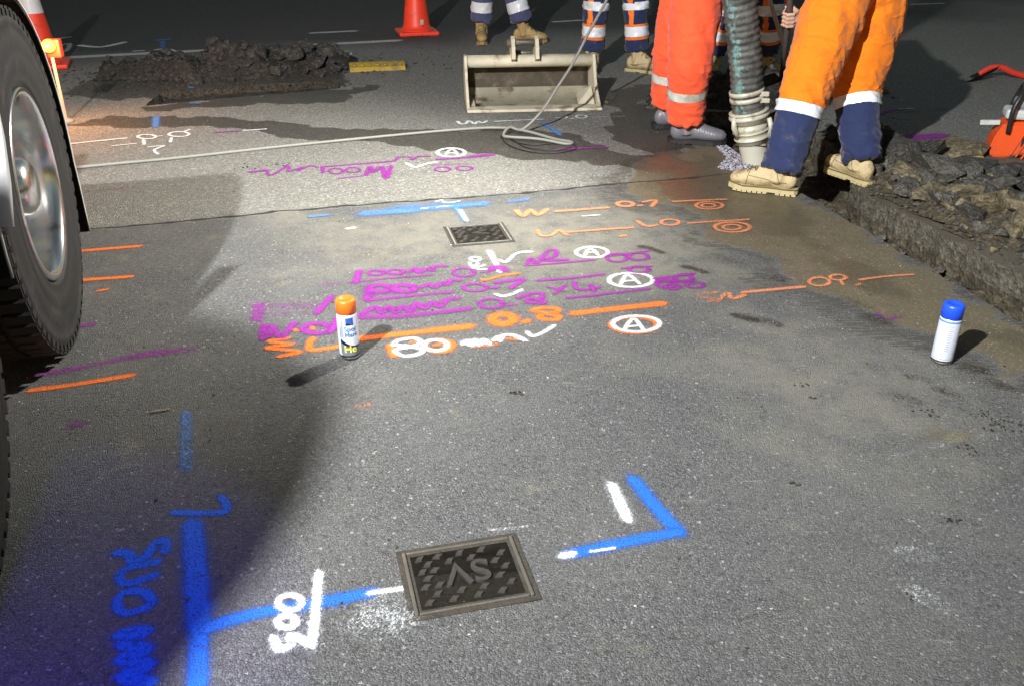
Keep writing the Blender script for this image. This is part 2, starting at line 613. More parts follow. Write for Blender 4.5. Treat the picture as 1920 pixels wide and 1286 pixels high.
mud_px = [(1225, 300), (1300, 275), (1345, 262), (1500, 362), (1700, 482), (1880, 592), (2100, 640), (2300, 760), (2050, 720), (1890, 705), (1790, 640), (1650, 612), (1560, 560),
          (1470, 535), (1450, 485), (1330, 440), (1310, 400), (1180, 380), (1150, 340)]
wet_px = [[(120, 238), (215, 222), (330, 219), (450, 224), (560, 236), (700, 246), (860, 247), (960, 245), (1080, 262), (1180, 290), (1290, 300), (1330, 330), (1200, 322),
           (1090, 300), (960, 300), (860, 286), (700, 268), (540, 264), (470, 244), (350, 240), (200, 240)],
          [(1110, 185), (1200, 160), (1300, 170), (1340, 262), (1250, 300), (1170, 270), (1120, 245), (1160, 215)],
          [(250, 205), (640, 168), (700, 165), (640, 195), (420, 200), (300, 210)],
          [(120, 170), (250, 140), (640, 130), (650, 165), (400, 195), (180, 185)]]
SD = lambda px: sdist(VP, gpoly(px))
mud = sm(-(SD(mud_px) + nz * 0.12), -0.06, 0.10)
wet = np.zeros(len(VP))
for q in wet_px:
    wet = np.maximum(wet, sm(-(SD(q) + nz * 0.10), -0.03, 0.04))
wet = np.maximum(wet, mud * sm(-(SD(mud_px) + nz2 * 0.2), 0.05, 0.3) * 0.55)
# tread-shaped damp flecks at the border of the mud
flk = sm(-(SD(mud_px) + nz * 0.1), -0.32, 0.0) * (1 - mud)
dust_px = [(480, 400), (900, 395), (1330, 350), (1420, 430), (1480, 560), (1200, 560), (900, 520), (600, 500)]
dust = sm(-(SD(dust_px) + nz * 0.3), -0.25, 0.35)
dust = np.maximum(dust, 0.85 * sm(-(SD([(1350, 560), (1700, 640), (1900, 720), (1900, 900), (1500, 860), (1250, 700)]) + nz * 0.3), -0.2, 0.4))
chip = sm(beyond, -0.005, 0.02)
newl = sm(lane + nz * 0.06, -0.35, 0.05)
rub = sm(-(SD([(1480, 250), (1600, 240), (1800, 275), (2000, 300), (2200, 620), (1880, 600), (1520, 330)]) + nz * 0.15), -0.05, 0.12)

me = bpy.data.meshes.new('road')
me.from_pydata([(VP[i, 0], VP[i, 1], ground_z[i]) for i in range(len(VP))], [], tri)
for nme, arr in (('wet', wet), ('mud', mud), ('dust', dust), ('chip', chip), ('newl', newl), ('flk', flk), ('rub', rub)):
    a = me.attributes.new(nme, 'FLOAT', 'POINT')
    a.data.foreach_set('value', arr.astype(np.float32))
me.polygons.foreach_set('use_smooth', [True] * len(me.polygons))


def road_material():
    m, n, l, b = new_mat('asphalt')
    k = NB(m)
    p = k.pos()
    A = {q: k.attr(q) for q in ('wet', 'mud', 'dust', 'chip', 'newl', 'flk', 'rub')}
    warp = k.node('ShaderNodeVectorMath', operation='MULTIPLY_ADD')
    nn = k.node('ShaderNodeTexNoise'); nn.inputs['Scale'].default_value = 90
    l.new(p, nn.inputs['Vector'])
    l.new(nn.outputs['Color'], warp.inputs[0]); warp.inputs[1].default_value = (0.004, 0.004, 0.004); l.new(p, warp.inputs[2])
    q = warp.outputs[0]
    v1 = k.vor(q, 270)
    v2 = k.vor(q, 140)
    v3 = k.vor(q, 165)
    sep = lambda v: k.node('ShaderNodeSeparateColor')

    def chan(v, i):
        s = k.node('ShaderNodeSeparateColor'); l.new(v.outputs['Color'], s.inputs[0]); return s.outputs[i]
    big = k.noise(p, 1.7, 3, 0.6)
    mid = k.noise(p, 9, 5, 0.65)
    fine = k.noise(p, 260, 1, 0.6)
    # smooth patch: small stones in dark binder
    a1 = k.ramp(chan(v1, 0), [(0.0, (0.026, 0.026, 0.026)), (0.30, (0.070, 0.070, 0.070)), (0.65, (0.122, 0.122, 0.120)), (0.90, (0.175, 0.174, 0.170)), (0.97, (0.28, 0.28, 0.27))])
    a1 = k.mix(k.smooth(chan(v2, 1), 0.93, 0.97), a1, (0.015, 0.014, 0.013))
    wh = k.smooth(chan(v3, 2), 0.989, 0.995)
    a1 = k.mix(wh, a1, (0.50, 0.50, 0.47))
    a1 = k.mix(0.48, a1, (0.092, 0.092, 0.090))
    # chip seal: coarser, paler
    a2 = k.ramp(chan(v2, 0), [(0.0, (0.045, 0.043, 0.036)), (0.25, (0.12, 0.117, 0.10)), (0.6, (0.20, 0.195, 0.17)), (0.9, (0.29, 0.28, 0.25)), (0.97, (0.5, 0.49, 0.45))])
    a2 = k.mix(0.42, a2, (0.185, 0.182, 0.168))
    c = k.mix(A['chip'], a1, a2)
    # broad tone changes
    tone = k.math('MULTIPLY', k.smooth(big, 0.3, 0.72), 0.55)
    c = k.mix(tone, c, k.mix(0.5, c, (0.18, 0.175, 0.16)))
    sc = k.node('ShaderNodeMapping'); sc.inputs['Scale'].default_value = (1.2, 8, 1); sc.inputs['Rotation'].default_value = (0, 0, R(-16)); l.new(p, sc.inputs['Vector'])
    scuff = k.smooth(k.noise(sc.outputs[0], 5, 5, 0.72), 0.60, 0.74)
    c = k.mix(k.math('MULTIPLY', scuff, 0.52), c, (0.27, 0.262, 0.225))
    # dust film
    df = k.math('MULTIPLY', A['dust'], k.smooth(mid, 0.25, 0.62))
    c = k.mix(k.math('MULTIPLY', df, 0.62), c, (0.235, 0.22, 0.17))
    ds = k.math('MULTIPLY', k.smooth(k.noise(p, 4.2, 5, 0.7), 0.60, 0.74), 0.4)
    c = k.mix(ds, c, (0.27, 0.24, 0.16))
    # dark new lane
    nl_c = k.ramp(chan(v1, 1), [(0.0, (0.028, 0.026, 0.026)), (0.6, (0.066, 0.062, 0.060)), (0.93, (0.12, 0.114, 0.11)), (0.98, (0.16, 0.155, 0.15))])
    c = k.mix(A['newl'], c, nl_c)
    # mud film
    mc = k.mix(mid, (0.090, 0.073, 0.041), (0.150, 0.124, 0.075))
    mc = k.mix(k.smooth(chan(v1, 0), 0.90, 0.97), mc, (0.26, 0.22, 0.15))
    ml = k.math('ADD', A['mud'], k.math('MULTIPLY', k.math('SUBTRACT', mid, 0.5), 0.9))
    mf = k.smooth(ml, 0.22, 0.62)
    c = k.mix(k.math('MULTIPLY', mf, 0.93), c, mc)
    # damp flecks
    vf = k.vor(k.math and sc.outputs[0], 24)
    fk = k.smooth(k.math('MULTIPLY', A['flk'], k.noise(sc.outputs[0], 11, 3, 0.7)), 0.36, 0.44)
    c = k.mix(k.math('MULTIPLY', fk, 0.6), c, (0.055, 0.047, 0.034))
    # water
    wl = k.math('ADD', A['wet'], k.math('MULTIPLY', k.math('SUBTRACT', mid, 0.5), 0.7))
    wf = k.smooth(wl, 0.30, 0.55)
    dark = k.node('ShaderNodeMix', data_type='RGBA', blend_type='MULTIPLY')
    dark.inputs[0].default_value = 1.0
    l.new(c, dark.inputs[6]); dark.inputs[7].default_value = (0.36, 0.34, 0.32, 1)
    c = k.mix(k.math('MULTIPLY', wf, k.math('SUBTRACT', 1.0, k.math('MULTIPLY', A['mud'], 0.55))), c, dark.outputs[2])
    # broken ground beside the trench
    rc = k.mix(mid, (0.05, 0.043, 0.03), (0.17, 0.15, 0.105))
    c = k.mix(k.math('MULTIPLY', A['rub'], 0.85), c, rc)
    l.new(c, b.inputs['Base Color'])
    rgh = k.math('SUBTRACT', 0.86, k.math('MULTIPLY', wf, 0.34))
    rgh = k.math('SUBTRACT', rgh, k.math('MULTIPLY', mf, 0.16))
    l.new(k.math('ADD', rgh, k.math('MULTIPLY', k.math('SUBTRACT', fine, 0.5), 0.2)), b.inputs['Roughness'])
    b.inputs['Specular IOR Level'].default_value = 0.35
    h1 = k.math('MULTIPLY', v1.outputs['Distance'], -1.0)
    h2 = k.math('MULTIPLY', v2.outputs['Distance'], -1.6)
    hh = k.node('ShaderNodeMix', data_type='FLOAT')
    l.new(A['chip'], hh.inputs[0]); l.new(h1, hh.inputs[2]); l.new(h2, hh.inputs[3])
    st = k.math('SUBTRACT', 0.6, k.math('MULTIPLY', mf, 0.5))
    bn = k.node('ShaderNodeBump'); bn.inputs['Distance'].default_value = 0.006
    l.new(st, bn.inputs['Strength']); l.new(hh.outputs[0], bn.inputs['Height'])
    l.new(k.bump(mid, 0.25, 0.02, bn.outputs[0]), b.inputs['Normal'])
    return m


M['road'] = road_material()
road = mesh_obj('road', me, M['road'])
tag(road, 'grey sprayed and patched asphalt roadway, dusty and muddy by the trench', None, None, 'structure')


from mathutils.bvhtree import BVHTree
road_bvh = BVHTree.FromPolygons([Vector((VP[i, 0], VP[i, 1], ground_z[i])) for i in range(len(VP))], tri)


def gz(x, y):
    """height of the road surface"""
    h = road_bvh.ray_cast(Vector((x, y, 1.0)), Vector((0, 0, -1)))
    return h[0].z if h[0] is not None else 0.0


def cut(name, loop, depth, seed, mats, label, rough=1.0):
    bm = bmesh.new()
    n = len(loop)
    ctr = sum((Vector(p) for p in loop), Vector((0, 0))) / n
    rows = [0.0, 0.012, 0.026, 0.042, 0.06, 0.08, 0.10, 0.125, 0.15, 0.2, 0.3, 0.45]
    rows = [r for r in rows if r < depth] + [depth]
    rings = []
    for j, r in enumerate(rows):
        ring = []
        for p in loop:
            q = Vector((p[0], p[1], -r + (gz(p[0], p[1]) if j == 0 else 0)))
            if j:
                a = noise.fractal(Vector((p[0] * 14, p[1] * 14, r * 20 + seed)), 0.7, 2.0, 4) * 0.022 + noise.fractal(Vector((p[0] * 48, p[1] * 48, r * 55 + seed)), 0.7, 2.0, 3) * 0.012
                a *= rough
                d = (ctr - Vector(p)).normalized()
                q.x += d.x * (a + 0.02 * r / depth); q.y += d.y * (a + 0.02 * r / depth)
            ring.append(bm.verts.new(q))
        rings.append(ring)
    for j in range(len(rows) - 1):
        for i in range(n):
            f = bm.faces.new((rings[j][i], rings[j][(i + 1) % n], rings[j + 1][(i + 1) % n], rings[j + 1][i]))
            f.material_index = 0 if rows[j] < 0.10 else 1
            f.smooth = False
    # floor, a rough bed
    xs_ = [p[0] for p in loop]; ys_ = [p[1] for p in loop]
    s = 0.05
    pts = []
    x = min(xs_) - 0.1
    grid = {}
    gx_ = np.arange(min(xs_) - 0.1, max(xs_) + 0.1, s); gy_ = np.arange(min(ys_) - 0.1, max(ys_) + 0.1, s)
    dm = sdist(np.array([(a_, b_) for a_ in gx_ for b_ in gy_]), loop).reshape(len(gx_), len(gy_))
    for i0, x in enumerate(gx_):
        for j0, y in enumerate(gy_):
            if dm[i0, j0] < 0.09:
                z = -depth + 0.09 + 0.07 * noise.fractal(Vector((x * 6, y * 6, seed + 3)), 0.8, 2.0, 5)
                grid[i0, j0] = bm.verts.new((x, y, min(z, -0.05)))
    for (i, j), v in grid.items():
        if (i + 1, j) in grid and (i, j + 1) in grid and (i + 1, j + 1) in grid:
            f = bm.faces.new((v, grid[i + 1, j], grid[i + 1, j + 1], grid[i, j + 1]))
            f.material_index = 1
            f.smooth = True
    o = mesh_obj(name, bm, mats)
    tag(o, label, None, None, 'structure')
    return o


cut('trench', trench_j, 0.27, 3.0, [M['trench_cut'], M['soil_brown']], 'narrow saw-cut trench with rough side walls running past the workers')
cut('shallow_pit', pit_j, 0.12, 8.0, [M['pit_face'], M['soil_dark']], 'shallow cut pit in front of the dark spoil heap', 0.3)


# ------------------------------------------------------------------ sprayed markings and road lines (parts of the road)
def paint_mat(name, col, col2=None, soft=0.5):
    m, n, l, b = new_mat(name)
    k = NB(m)
    p = k.pos()
    v, cov = k.attr('v'), k.attr('cov')
    n1 = k.noise(p, 130, 4, 0.65)
    n2 = k.noise(p, 28, 5, 0.65)
    n3 = k.noise(p, 420, 2, 0.6)
    vo_ = k.vor(p, 270)
    s = k.node('ShaderNodeSeparateColor'); l.new(vo_.outputs['Color'], s.inputs[0])
    d = k.math('ADD', k.math('MULTIPLY', v, 1.35), k.math('MULTIPLY', k.math('SUBTRACT', n1, 0.5), 0.6))
    core = k.math('SUBTRACT', 1.0, k.smooth(d, 0.50 - soft * 0.25, 0.62 + soft * 0.22))
    # overspray: single droplets thinning out towards the rim
    over = k.smooth(k.math('SUBTRACT', k.math('ADD', n3, k.math('MULTIPLY', s.outputs[0], 0.22)), k.math('MULTIPLY', v, 0.34)), 0.40, 0.62)
    over = k.math('MULTIPLY', over, k.math('SUBTRACT', 1.0, k.smooth(v, 0.5, 1.0)))
    a = k.math('MAXIMUM', core, k.math('MULTIPLY', over, 0.6))
    # wear: coverage attribute against grain and stone tops
    g = k.math('ADD', k.math('MULTIPLY', n2, 0.6), k.math('ADD', k.math('MULTIPLY', s.outputs[1], 0.45), k.math('MULTIPLY', n1, 0.35)))
    pat = k.smooth(k.math('SUBTRACT', k.math('MULTIPLY', cov, 1.7), k.math('MULTIPLY', g, 0.9)), -0.15, 0.42)
    a = k.math('MULTIPLY', a, pat, clamp=True)
    # dark pinholes between the stones
    a = k.math('MULTIPLY', a, k.math('SUBTRACT', 1.0, k.math('MULTIPLY', k.smooth(vo_.outputs['Distance'], 0.62, 0.8), 0.7)))
    c = k.mix(n2, tuple(x * 0.85 for x in col), col if col2 is None else col2)
    l.new(c, b.inputs['Base Color'])
    b.inputs['Roughness'].default_value = 0.7
    b.inputs['Specular IOR Level'].default_value = 0.25
    l.new(k.bump(k.math('MULTIPLY', vo_.outputs['Distance'], -1.0), 0.6, 0.005), b.inputs['Normal'])
    tr = k.node('ShaderNodeBsdfTransparent')
    mx = k.node('ShaderNodeMixShader')
    l.new(a, mx.inputs[0]); l.new(tr.outputs[0], mx.inputs[1]); l.new(b.outputs[0], mx.inputs[2])
    l.new(mx.outputs[0], n['Material Output'].inputs['Surface'])
    return m


PM = {'W': paint_mat('white_spray', (0.80, 0.82, 0.82)),
      'O': paint_mat('orange_spray', (0.92, 0.165, 0.02), (0.95, 0.22, 0.04)),
      'o': paint_mat('faded_orange_spray', (0.72, 0.26, 0.12), (0.78, 0.30, 0.15)),
      'P': paint_mat('purple_spray', (0.25, 0.028, 0.26), (0.34, 0.036, 0.35), 0.9),
      'B': paint_mat('blue_spray', (0.022, 0.16, 0.72), (0.03, 0.19, 0.80), 0.7),
      'b': paint_mat('pale_blue_spray', (0.09, 0.22, 0.55), (0.12, 0.27, 0.62), 0.9),
      'L': paint_mat('road_line_paint', (0.60, 0.58, 0.54), (0.66, 0.64, 0.60), 0.1)}
PM['T'] = paint_mat('tan_dust_smear', (0.20, 0.18, 0.125), (0.26, 0.235, 0.165), 0.95)
PM['K'] = paint_mat('damp_tread_mark', (0.045, 0.038, 0.026), (0.06, 0.05, 0.035), 0.9)
zi = [0]


def ell(cx, cy, rx, ry, a0=0, a1=360, n=14):
    return [(cx + rx * math.cos(R(a0 + (a1 - a0) * i / n)), cy + ry * math.sin(R(a0 + (a1 - a0) * i / n))) for i in range(n + 1)]


def marking(name, col, strokes, label=None, w=0.03, cov=0.95):
    """strokes: lists of photo pixels laid on the road; a stroke may be (points, width, coverage)"""
    bm = bmesh.new()
    lv = bm.verts.layers.float.new('v')
    lc = bm.verts.layers.float.new('cov')
    for s in strokes:
        ww, cc = w, cov
        if isinstance(s, tuple):
            ww = s[1] if s[1] else w
            cc = s[2] if len(s) > 2 else cov
            s = s[0]
        pts = [G(*p).to_2d() for p in s]
        if len(pts) > 2:
            pts = [q.to_2d() for q in spline([Vector((q.x, q.y, 0)) for q in pts], 5)]
        else:
            a_, b_ = pts
            kk = max(2, int((b_ - a_).length / 0.05))
            pts = [a_.lerp(b_, i / kk) for i in range(kk + 1)]
        hw = ww * 0.5 * 1.35 * {'o': 2.1, 'P': 2.0, 'b': 1.9, 'B': 1.8}.get(col, 1.85)
        z = 0.0014 + zi[0] * 1.2e-5
        zi[0] += 1
        rows = []
        N = len(pts)
        # rounded ends: extend by half a width with rim value 1
        d0 = (pts[0] - pts[1]).normalized(); d1 = (pts[-1] - pts[-2]).normalized()
        cap0 = [(pts[0] + d0 * hw * 0.75, 0.75), (pts[0] + d0 * hw * 1.0, 1.0)]
        cap1 = [(pts[-1] + d1 * hw * 0.75, 0.75), (pts[-1] + d1 * hw * 1.0, 1.0)]
        path = [(cap0[1][0], 1.0, 0.25)] + [(cap0[0][0], 0.75, 0.66)] + [(q, 0.0, 1.0) for q in pts] + [(cap1[0][0], 0.75, 0.66)] + [(cap1[1][0], 1.0, 0.25)]
        for i, (q, vc, wf) in enumerate(path):
            d = path[min(i + 1, len(path) - 1)][0] - path[max(i - 1, 0)][0]
            nr = Vector((-d.y, d.x)).normalized() if d.length > 1e-9 else Vector((0, 1))
            wob = 1 + 0.18 * noise.noise(Vector((q.x * 18, q.y * 18, zi[0] * 3.1)))
            row = []
            for t in (-1, -0.5, 0, 0.5, 1):
                pp = q + nr * hw * wf * wob * t
                vv = bm.verts.new((pp.x, pp.y, gz(pp.x, pp.y) + z))
                vv[lv] = max(abs(t), vc)
                vv[lc] = cc * (0.86 if col == 'P' else 0.92 if col in 'oOB' else 1.0) + 0.10 * noise.noise(Vector((pp.x * 9, pp.y * 9, 7)))
                row.append(vv)
            rows.append(row)
        for i in range(len(rows) - 1):
            for j in range(4):
                bm.faces.new((rows[i][j], rows[i][j + 1], rows[i + 1][j + 1], rows[i + 1][j]))
    o = mesh_obj(name, bm, PM[col], road)
    if label: o['label'] = label
    return o


mk = marking
# road lines
mk('edge_line', 'L', [[(-60, 120), (745, 78)]], 'long white road edge line behind the spoil heap', 0.11, 1.1)
mk('lane_dash', 'L', [[(586, 64), (665, 60)]], None, 0.08, 0.9)
mk('lane_dash', 'L', [[(1040, 43), (1102, 39)]], None, 0.08, 0.9)
mk('lane_dash', 'L', [[(1712, 10), (1766, 8)]], None, 0.08, 0.9)
# front: blue and white around the near lid
mk('sprayed_line', 'B', [([(362, 985), (368, 1080), (374, 1180)], 0.05), ([(374, 1180), (372, 1230), (368, 1330)], 0.038), ([(385, 1180), (470, 1153), (590, 1132), (700, 1110)], 0.030)],
   'thick blue sprayed T of lines leading to the near valve lid')
mk('sprayed_letters', 'B', [([(219, 1039), (241, 1040), (252, 1056), (275, 1045), (294, 1020), (312, 1016), (310, 1036)], 0.024, 0.6),
                            ([(296, 1056), (240, 1068), (224, 1086), (244, 1096), (292, 1080)], 0.022, 0.6),
                            ([(286, 1128), (270, 1112), (232, 1114), (220, 1136), (238, 1152), (282, 1138)], 0.022, 0.7),
                            ([(224, 1192), (276, 1184), (228, 1208), (278, 1218), (228, 1236), (282, 1246), (230, 1268), (280, 1280)], 0.030, 0.8)],
   'blue sprayed letters reading 3cm in the dark lower corner')
mk('sprayed_line', 'B', [([(326, 963), (415, 962), (424, 946), (415, 932)], 0.020, 0.7)], 'thin blue hooked stroke above the blue T')
mk('sprayed_line', 'b', [([(350, 775), (348, 880)], 0.028, 0.45), ([(340, 890), (335, 905), (380, 895), (410, 885)], 0.02, 0.22)], 'faint blue streak in the shade')
mk('sprayed_line', 'W', [([(692, 1112), (757, 1103)], 0.014, 0.75)], 'short white stroke touching the near lid')
mk('sprayed_number', 'W', [([(598, 1074), (592, 1140), (585, 1210)], 0.020), (ell(544, 1130, 22, 14), 0.016), (ell(538, 1166, 17, 11), 0.017),
                           ([(513, 1196), (524, 1217), (546, 1207), (544, 1193), (562, 1197), (580, 1208)], 0.020)], 'white sprayed number 300 beside a white bar')
mk('sprayed_corner', 'B', [([(1188, 900), (1225, 948), (1272, 1000)], 0.034), ([(1272, 1000), (1180, 1016), (1062, 1040)], 0.030)], 'bright blue sprayed corner right of the near lid')
mk('sprayed_line', 'W', [([(1147, 910), (1176, 976)], 0.026, 0.85)], 'short white bar beside the blue corner')
mk('sprayed_line', 'W', [([(1054, 1042), (1074, 1038)], 0.020, 0.75), ([(1108, 1034), (1152, 1028)], 0.008, 0.7)], 'white flecks on the blue corner')
# worn old dabs
mk('worn_dab', 'W', [([(680, 1140), (720, 1128), (750, 1140)], 0.05, 0.30), ([(672, 1168), (720, 1158), (757, 1164)], 0.06, 0.36), ([(690, 1190), (745, 1186)], 0.035, 0.26)], 'worn white paint dab beside the near lid')
mk('worn_dab', 'W', [([(1690, 1030), (1740, 1045)], 0.05, 0.30)], 'upper worn white paint dab at right')
mk('worn_dab', 'W', [([(1705, 1105), (1745, 1125), (1795, 1150)], 0.045, 0.30)], 'lower worn white paint dab at right')
mk('worn_line', 'W', [([(1670, 857), (1760, 835), (1850, 816)], 0.016, 0.30)], 'faint scratched white line at right')
mk('scuff', 'W', [([(910, 993), (950, 991), (990, 986)], 0.008, 0.36)]); mk('scuff', 'W', [([(1000, 1250), (1060, 1228), (1110, 1222)], 0.008, 0.3)])
# left bars
mk('sprayed_bar', 'O', [([(130, 473), (262, 463)], 0.024, 0.85)], 'orange bar beside the tyre, farthest of three')
mk('sprayed_bar', 'O', [([(130, 528), (246, 520)], 0.026)], 'orange bar beside the tyre, middle of three')
mk('sprayed_dot', 'O', [([(184, 547), (200, 544)], 0.018)], 'small orange dot beside the tyre')
mk('sprayed_bar', 'O', [([(58, 733), (150, 720), (248, 704)], 0.024)], 'orange bar beside the tyre, nearest of three')
mk('sprayed_line', 'P', [([(48, 708), (150, 690), (250, 668)], 0.028, 0.5), ([(250, 668), (290, 662), (355, 655)], 0.035, 0.5)], 'faded purple streak above the nearest orange bar')
mk('sprayed_dot', 'P', [([(140, 613), (175, 608)], 0.024, 0.55)]); mk('sprayed_dot', 'P', [([(130, 800), (152, 795)], 0.03, 0.45)])
mk('sprayed_dot', 'o', [([(672, 762), (690, 759)], 0.02, 0.45)])
mk('sprayed_line', 'P', [([(155, 364), (250, 354)], 0.018, 0.42), ([(162, 379), (238, 368)], 0.022, 0.3)], 'faded purple stroke near the mudflap')
# the big orange row
mk('sprayed_line', 'O', [([(541, 633), (504, 640), (547, 644)], 0.018), ([(547, 645), (500, 652), (530, 655), (562, 660), (524, 668)], 0.021), [(587, 634), (580, 645), (586, 656), (640, 648)],
                         ([(676, 635), (883, 613)], 0.034), (ell(943, 600, 20, 9), 0.034), ([(983, 605), (991, 603)], 0.024),
                         ([(999, 583), (1021, 579), (1045, 581), (1040, 588), (1016, 591), (1014, 599), (1042, 601), (1047, 595), (1027, 590), (1001, 585)], 0.024),
                         ([(1076, 590), (1243, 571)], 0.034)], 'bright orange sprayed row reading SL 0.8 across the road', 0.024)
mk('sprayed_dot', 'O', [([(549, 617), (557, 620)], 0.016, 0.7), ([(584, 612), (588, 617)], 0.014, 0.7)])
mk('sprayed_ring', 'O', [(ell(1189, 611, 43, 14.5), 0.020, 0.8)], 'orange ring under the nearest white ringed A')
mk('sprayed_shadow', 'O', [([(730, 648), (739, 668)], 0.024), (ell(824, 649, 27, 12), 0.018, 0.8), ([(895, 650), (930, 646)], 0.02, 0.5), ([(950, 636), (975, 638)], 0.014, 0.6), ([(768, 643), (780, 641)], 0.012, 0.7), ([(815, 648), (825, 646)], 0.018, 0.8)], 'orange edges showing under the white 80')
mk('sprayed_number', 'W', [([(737, 647), (747, 639), (776, 635), (789, 642), (771, 651), (745, 655), (742, 661), (760, 668), (786, 664), (792, 656), (768, 650), (739, 648)], 0.017), (ell(817, 648, 22, 10), 0.018),
                           ([(868, 645), (878, 640), (884, 648), (890, 638), (898, 647), (906, 638), (916, 645)], 0.022),
                           ([(926, 639), (936, 631), (936, 640), (946, 629), (964, 630), (984, 639)], 0.018)], 'white sprayed 80 mm under the orange row')
mk('sprayed_tick', 'W', [([(989, 624), (998, 631), (1014, 627), (1040, 612)], 0.015)], 'white tick after the 80 mm')
A_ = lambda pts, bar: [(pts, 0.015), (bar, 0.012)]
mk('ringed_letter', 'W', [(ell(1193, 609, 44, 14.5), 0.017)] + A_([(1170, 621), (1182, 603), (1192, 602), (1206, 620)], [(1176, 614), (1201, 612)]), 'nearest white ringed letter A, edged in orange')
mk('ringed_letter', 'W', [(ell(1183, 526, 41, 13.5), 0.017)] + A_([(1163, 535), (1173, 518), (1183, 519), (1199, 533)], [(1168, 528), (1193, 527)]), 'middle white ringed letter A in the purple rows')
mk('ringed_letter', 'W', [(ell(1110, 474, 30, 10), 0.016)] + A_([(1097, 479), (1103, 469), (1113, 470), (1121, 479)], [(1099, 475), (1119, 474)]), 'white ringed letter A at the upper purple row')
mk('ringed_letter', 'W', [(ell(846, 289, 26, 8), 0.020)] + A_([(836, 293), (842, 285), (852, 285), (858, 293)], [(838, 290), (858, 290)]), 'farthest white ringed letter A beyond the road joint')
mk('sprayed_tick', 'W', [([(763, 310), (779, 317), (798, 311), (818, 307)], 0.018)], 'white tick below the farthest ringed A')
mk('sprayed_line', 'W', [([(917, 472), (927, 490), (937, 511)], 0.020), (ell(891, 487, 9, 3.8), 0.013), ([(880, 494), (884, 500), (893, 499), (896, 495)], 0.014), ([(889, 501), (886, 505), (904, 500), (908, 498)], 0.012), ([(896, 507), (913, 506)], 0.010)],
   'white sprayed 15 with a slanted bar')
mk('sprayed_tick', 'W', [([(937, 489), (947, 493), (956, 487), (964, 479), (977, 474), (997, 473)], 0.015)], 'long white tick on the upper purple row')
mk('sprayed_tick', 'O', [([(904, 525), (912, 526), (938, 519), (972, 514)], 0.016)], 'orange tick between the purple rows')
mk('sprayed_tick', 'W', [([(930, 553), (943, 557), (959, 553), (978, 545)], 0.015)], 'white tick on the middle purple row')
# purple rows
mk('sprayed_row', 'P', [([(674, 509), (667, 531)], 0.022), ([(657, 531), (735, 524), (810, 517)], 0.014, 0.6), (ell(706, 513, 15, 4.5), 0.016), (ell(742, 512, 15, 4.5), 0.016),
                        ([(768, 512), (779, 505), (786, 513), (802, 505), (810, 509), (815, 501), (836, 501)], 0.02), (ell(870, 512, 20, 7.5), 0.013, 0.7), ([(903, 512), (918, 511)], 0.013, 0.6),
                        ([(922, 506), (934, 502), (946, 508)], 0.035, 0.7), ([(988, 496), (996, 485), (1006, 495), (1027, 472), (1042, 470), (1040, 482), (1019, 489), (1063, 488)], 0.018, 0.65),
                        ([(984, 499), (1050, 494), (1115, 488)], 0.012, 0.8), (ell(1157, 484, 19, 7.5), 0.014), (ell(1197, 482, 18, 6.5), 0.014), ([(1136, 482), (1217, 472)], 0.012, 0.7)],
   'farthest of the three purple rows, reading 100mm 0.2', 0.018, 0.8)
mk('sprayed_row', 'P', [([(693, 539), (690, 565)], 0.03, 0.6), (ell(713, 543, 19, 6), 0.026), (ell(758, 543, 20, 6), 0.026), ([(695, 552), (770, 549)], 0.03, 0.5), ([(792, 540), (805, 536), (815, 541), (831, 531), (838, 536), (846, 527), (862, 527)], 0.02),
                        ([(693, 565), (770, 557), (846, 549)], 0.018, 0.7), (ell(891, 540, 22, 7), 0.014), ([(922, 541), (934, 540)], 0.014), ([(929, 531), (980, 525), (968, 534), (959, 541)], 0.020),
                        ([(1010, 527), (1075, 522), (1131, 515)], 0.015), ([(1028, 539), (1058, 547)], 0.012, 0.65), ([(1040, 552), (1060, 536)], 0.014, 0.65), ([(1077, 530), (1080, 541), (1096, 544), (1123, 540)], 0.017), ([(1107, 534), (1115, 548)], 0.014),
                        ([(1064, 560), (1140, 552), (1217, 543)], 0.015), (ell(1198, 506, 19, 6), 0.014), ([(1166, 504), (1221, 500)], 0.012)],
   'middle of the three purple rows, reading 80mm 0.7 x4', 0.018, 0.8)
mk('sprayed_scribble', 'P', [([(1227, 524), (1262, 519), (1300, 514)], 0.016), (ell(1248, 533, 17, 8.5), 0.016), (ell(1282, 523, 16, 7), 0.016), (ell(1303, 536, 16, 5), 0.014), (ell(1261, 539, 14, 5), 0.014), ([(1235, 530), (1300, 527)], 0.02, 0.6)],
   'purple looped scribble right of the middle ringed A', 0.016, 0.85)
mk('sprayed_row', 'P', [([(484, 572), (483, 600)], 0.035, 0.55), ([(489, 575), (540, 574), (588, 574)], 0.04, 0.42), ([(489, 590), (576, 588)], 0.04, 0.36), ([(594, 588), (607, 573), (622, 558)], 0.024, 0.7), ([(622, 562), (648, 559)], 0.02, 0.35),
                        ([(672, 596), (760, 594), (880, 581)], 0.026, 0.65), ([(680, 590), (704, 578), (716, 588), (730, 578), (742, 588), (756, 577), (770, 586), (782, 571), (796, 580), (812, 568), (824, 577), (838, 564), (858, 561)], 0.024, 0.7),
                        ([(676, 584), (760, 580)], 0.04, 0.35), (ell(921, 571, 22, 9), 0.015), ([(950, 575), (966, 573)], 0.014, 0.6),
                        ([(972, 560), (995, 552), (1016, 552), (1014, 562), (993, 562), (990, 568), (1014, 571), (1019, 567), (995, 561)], 0.020)],
   'nearest of the three purple rows, reading 0.8, partly faded', 0.02, 0.75)
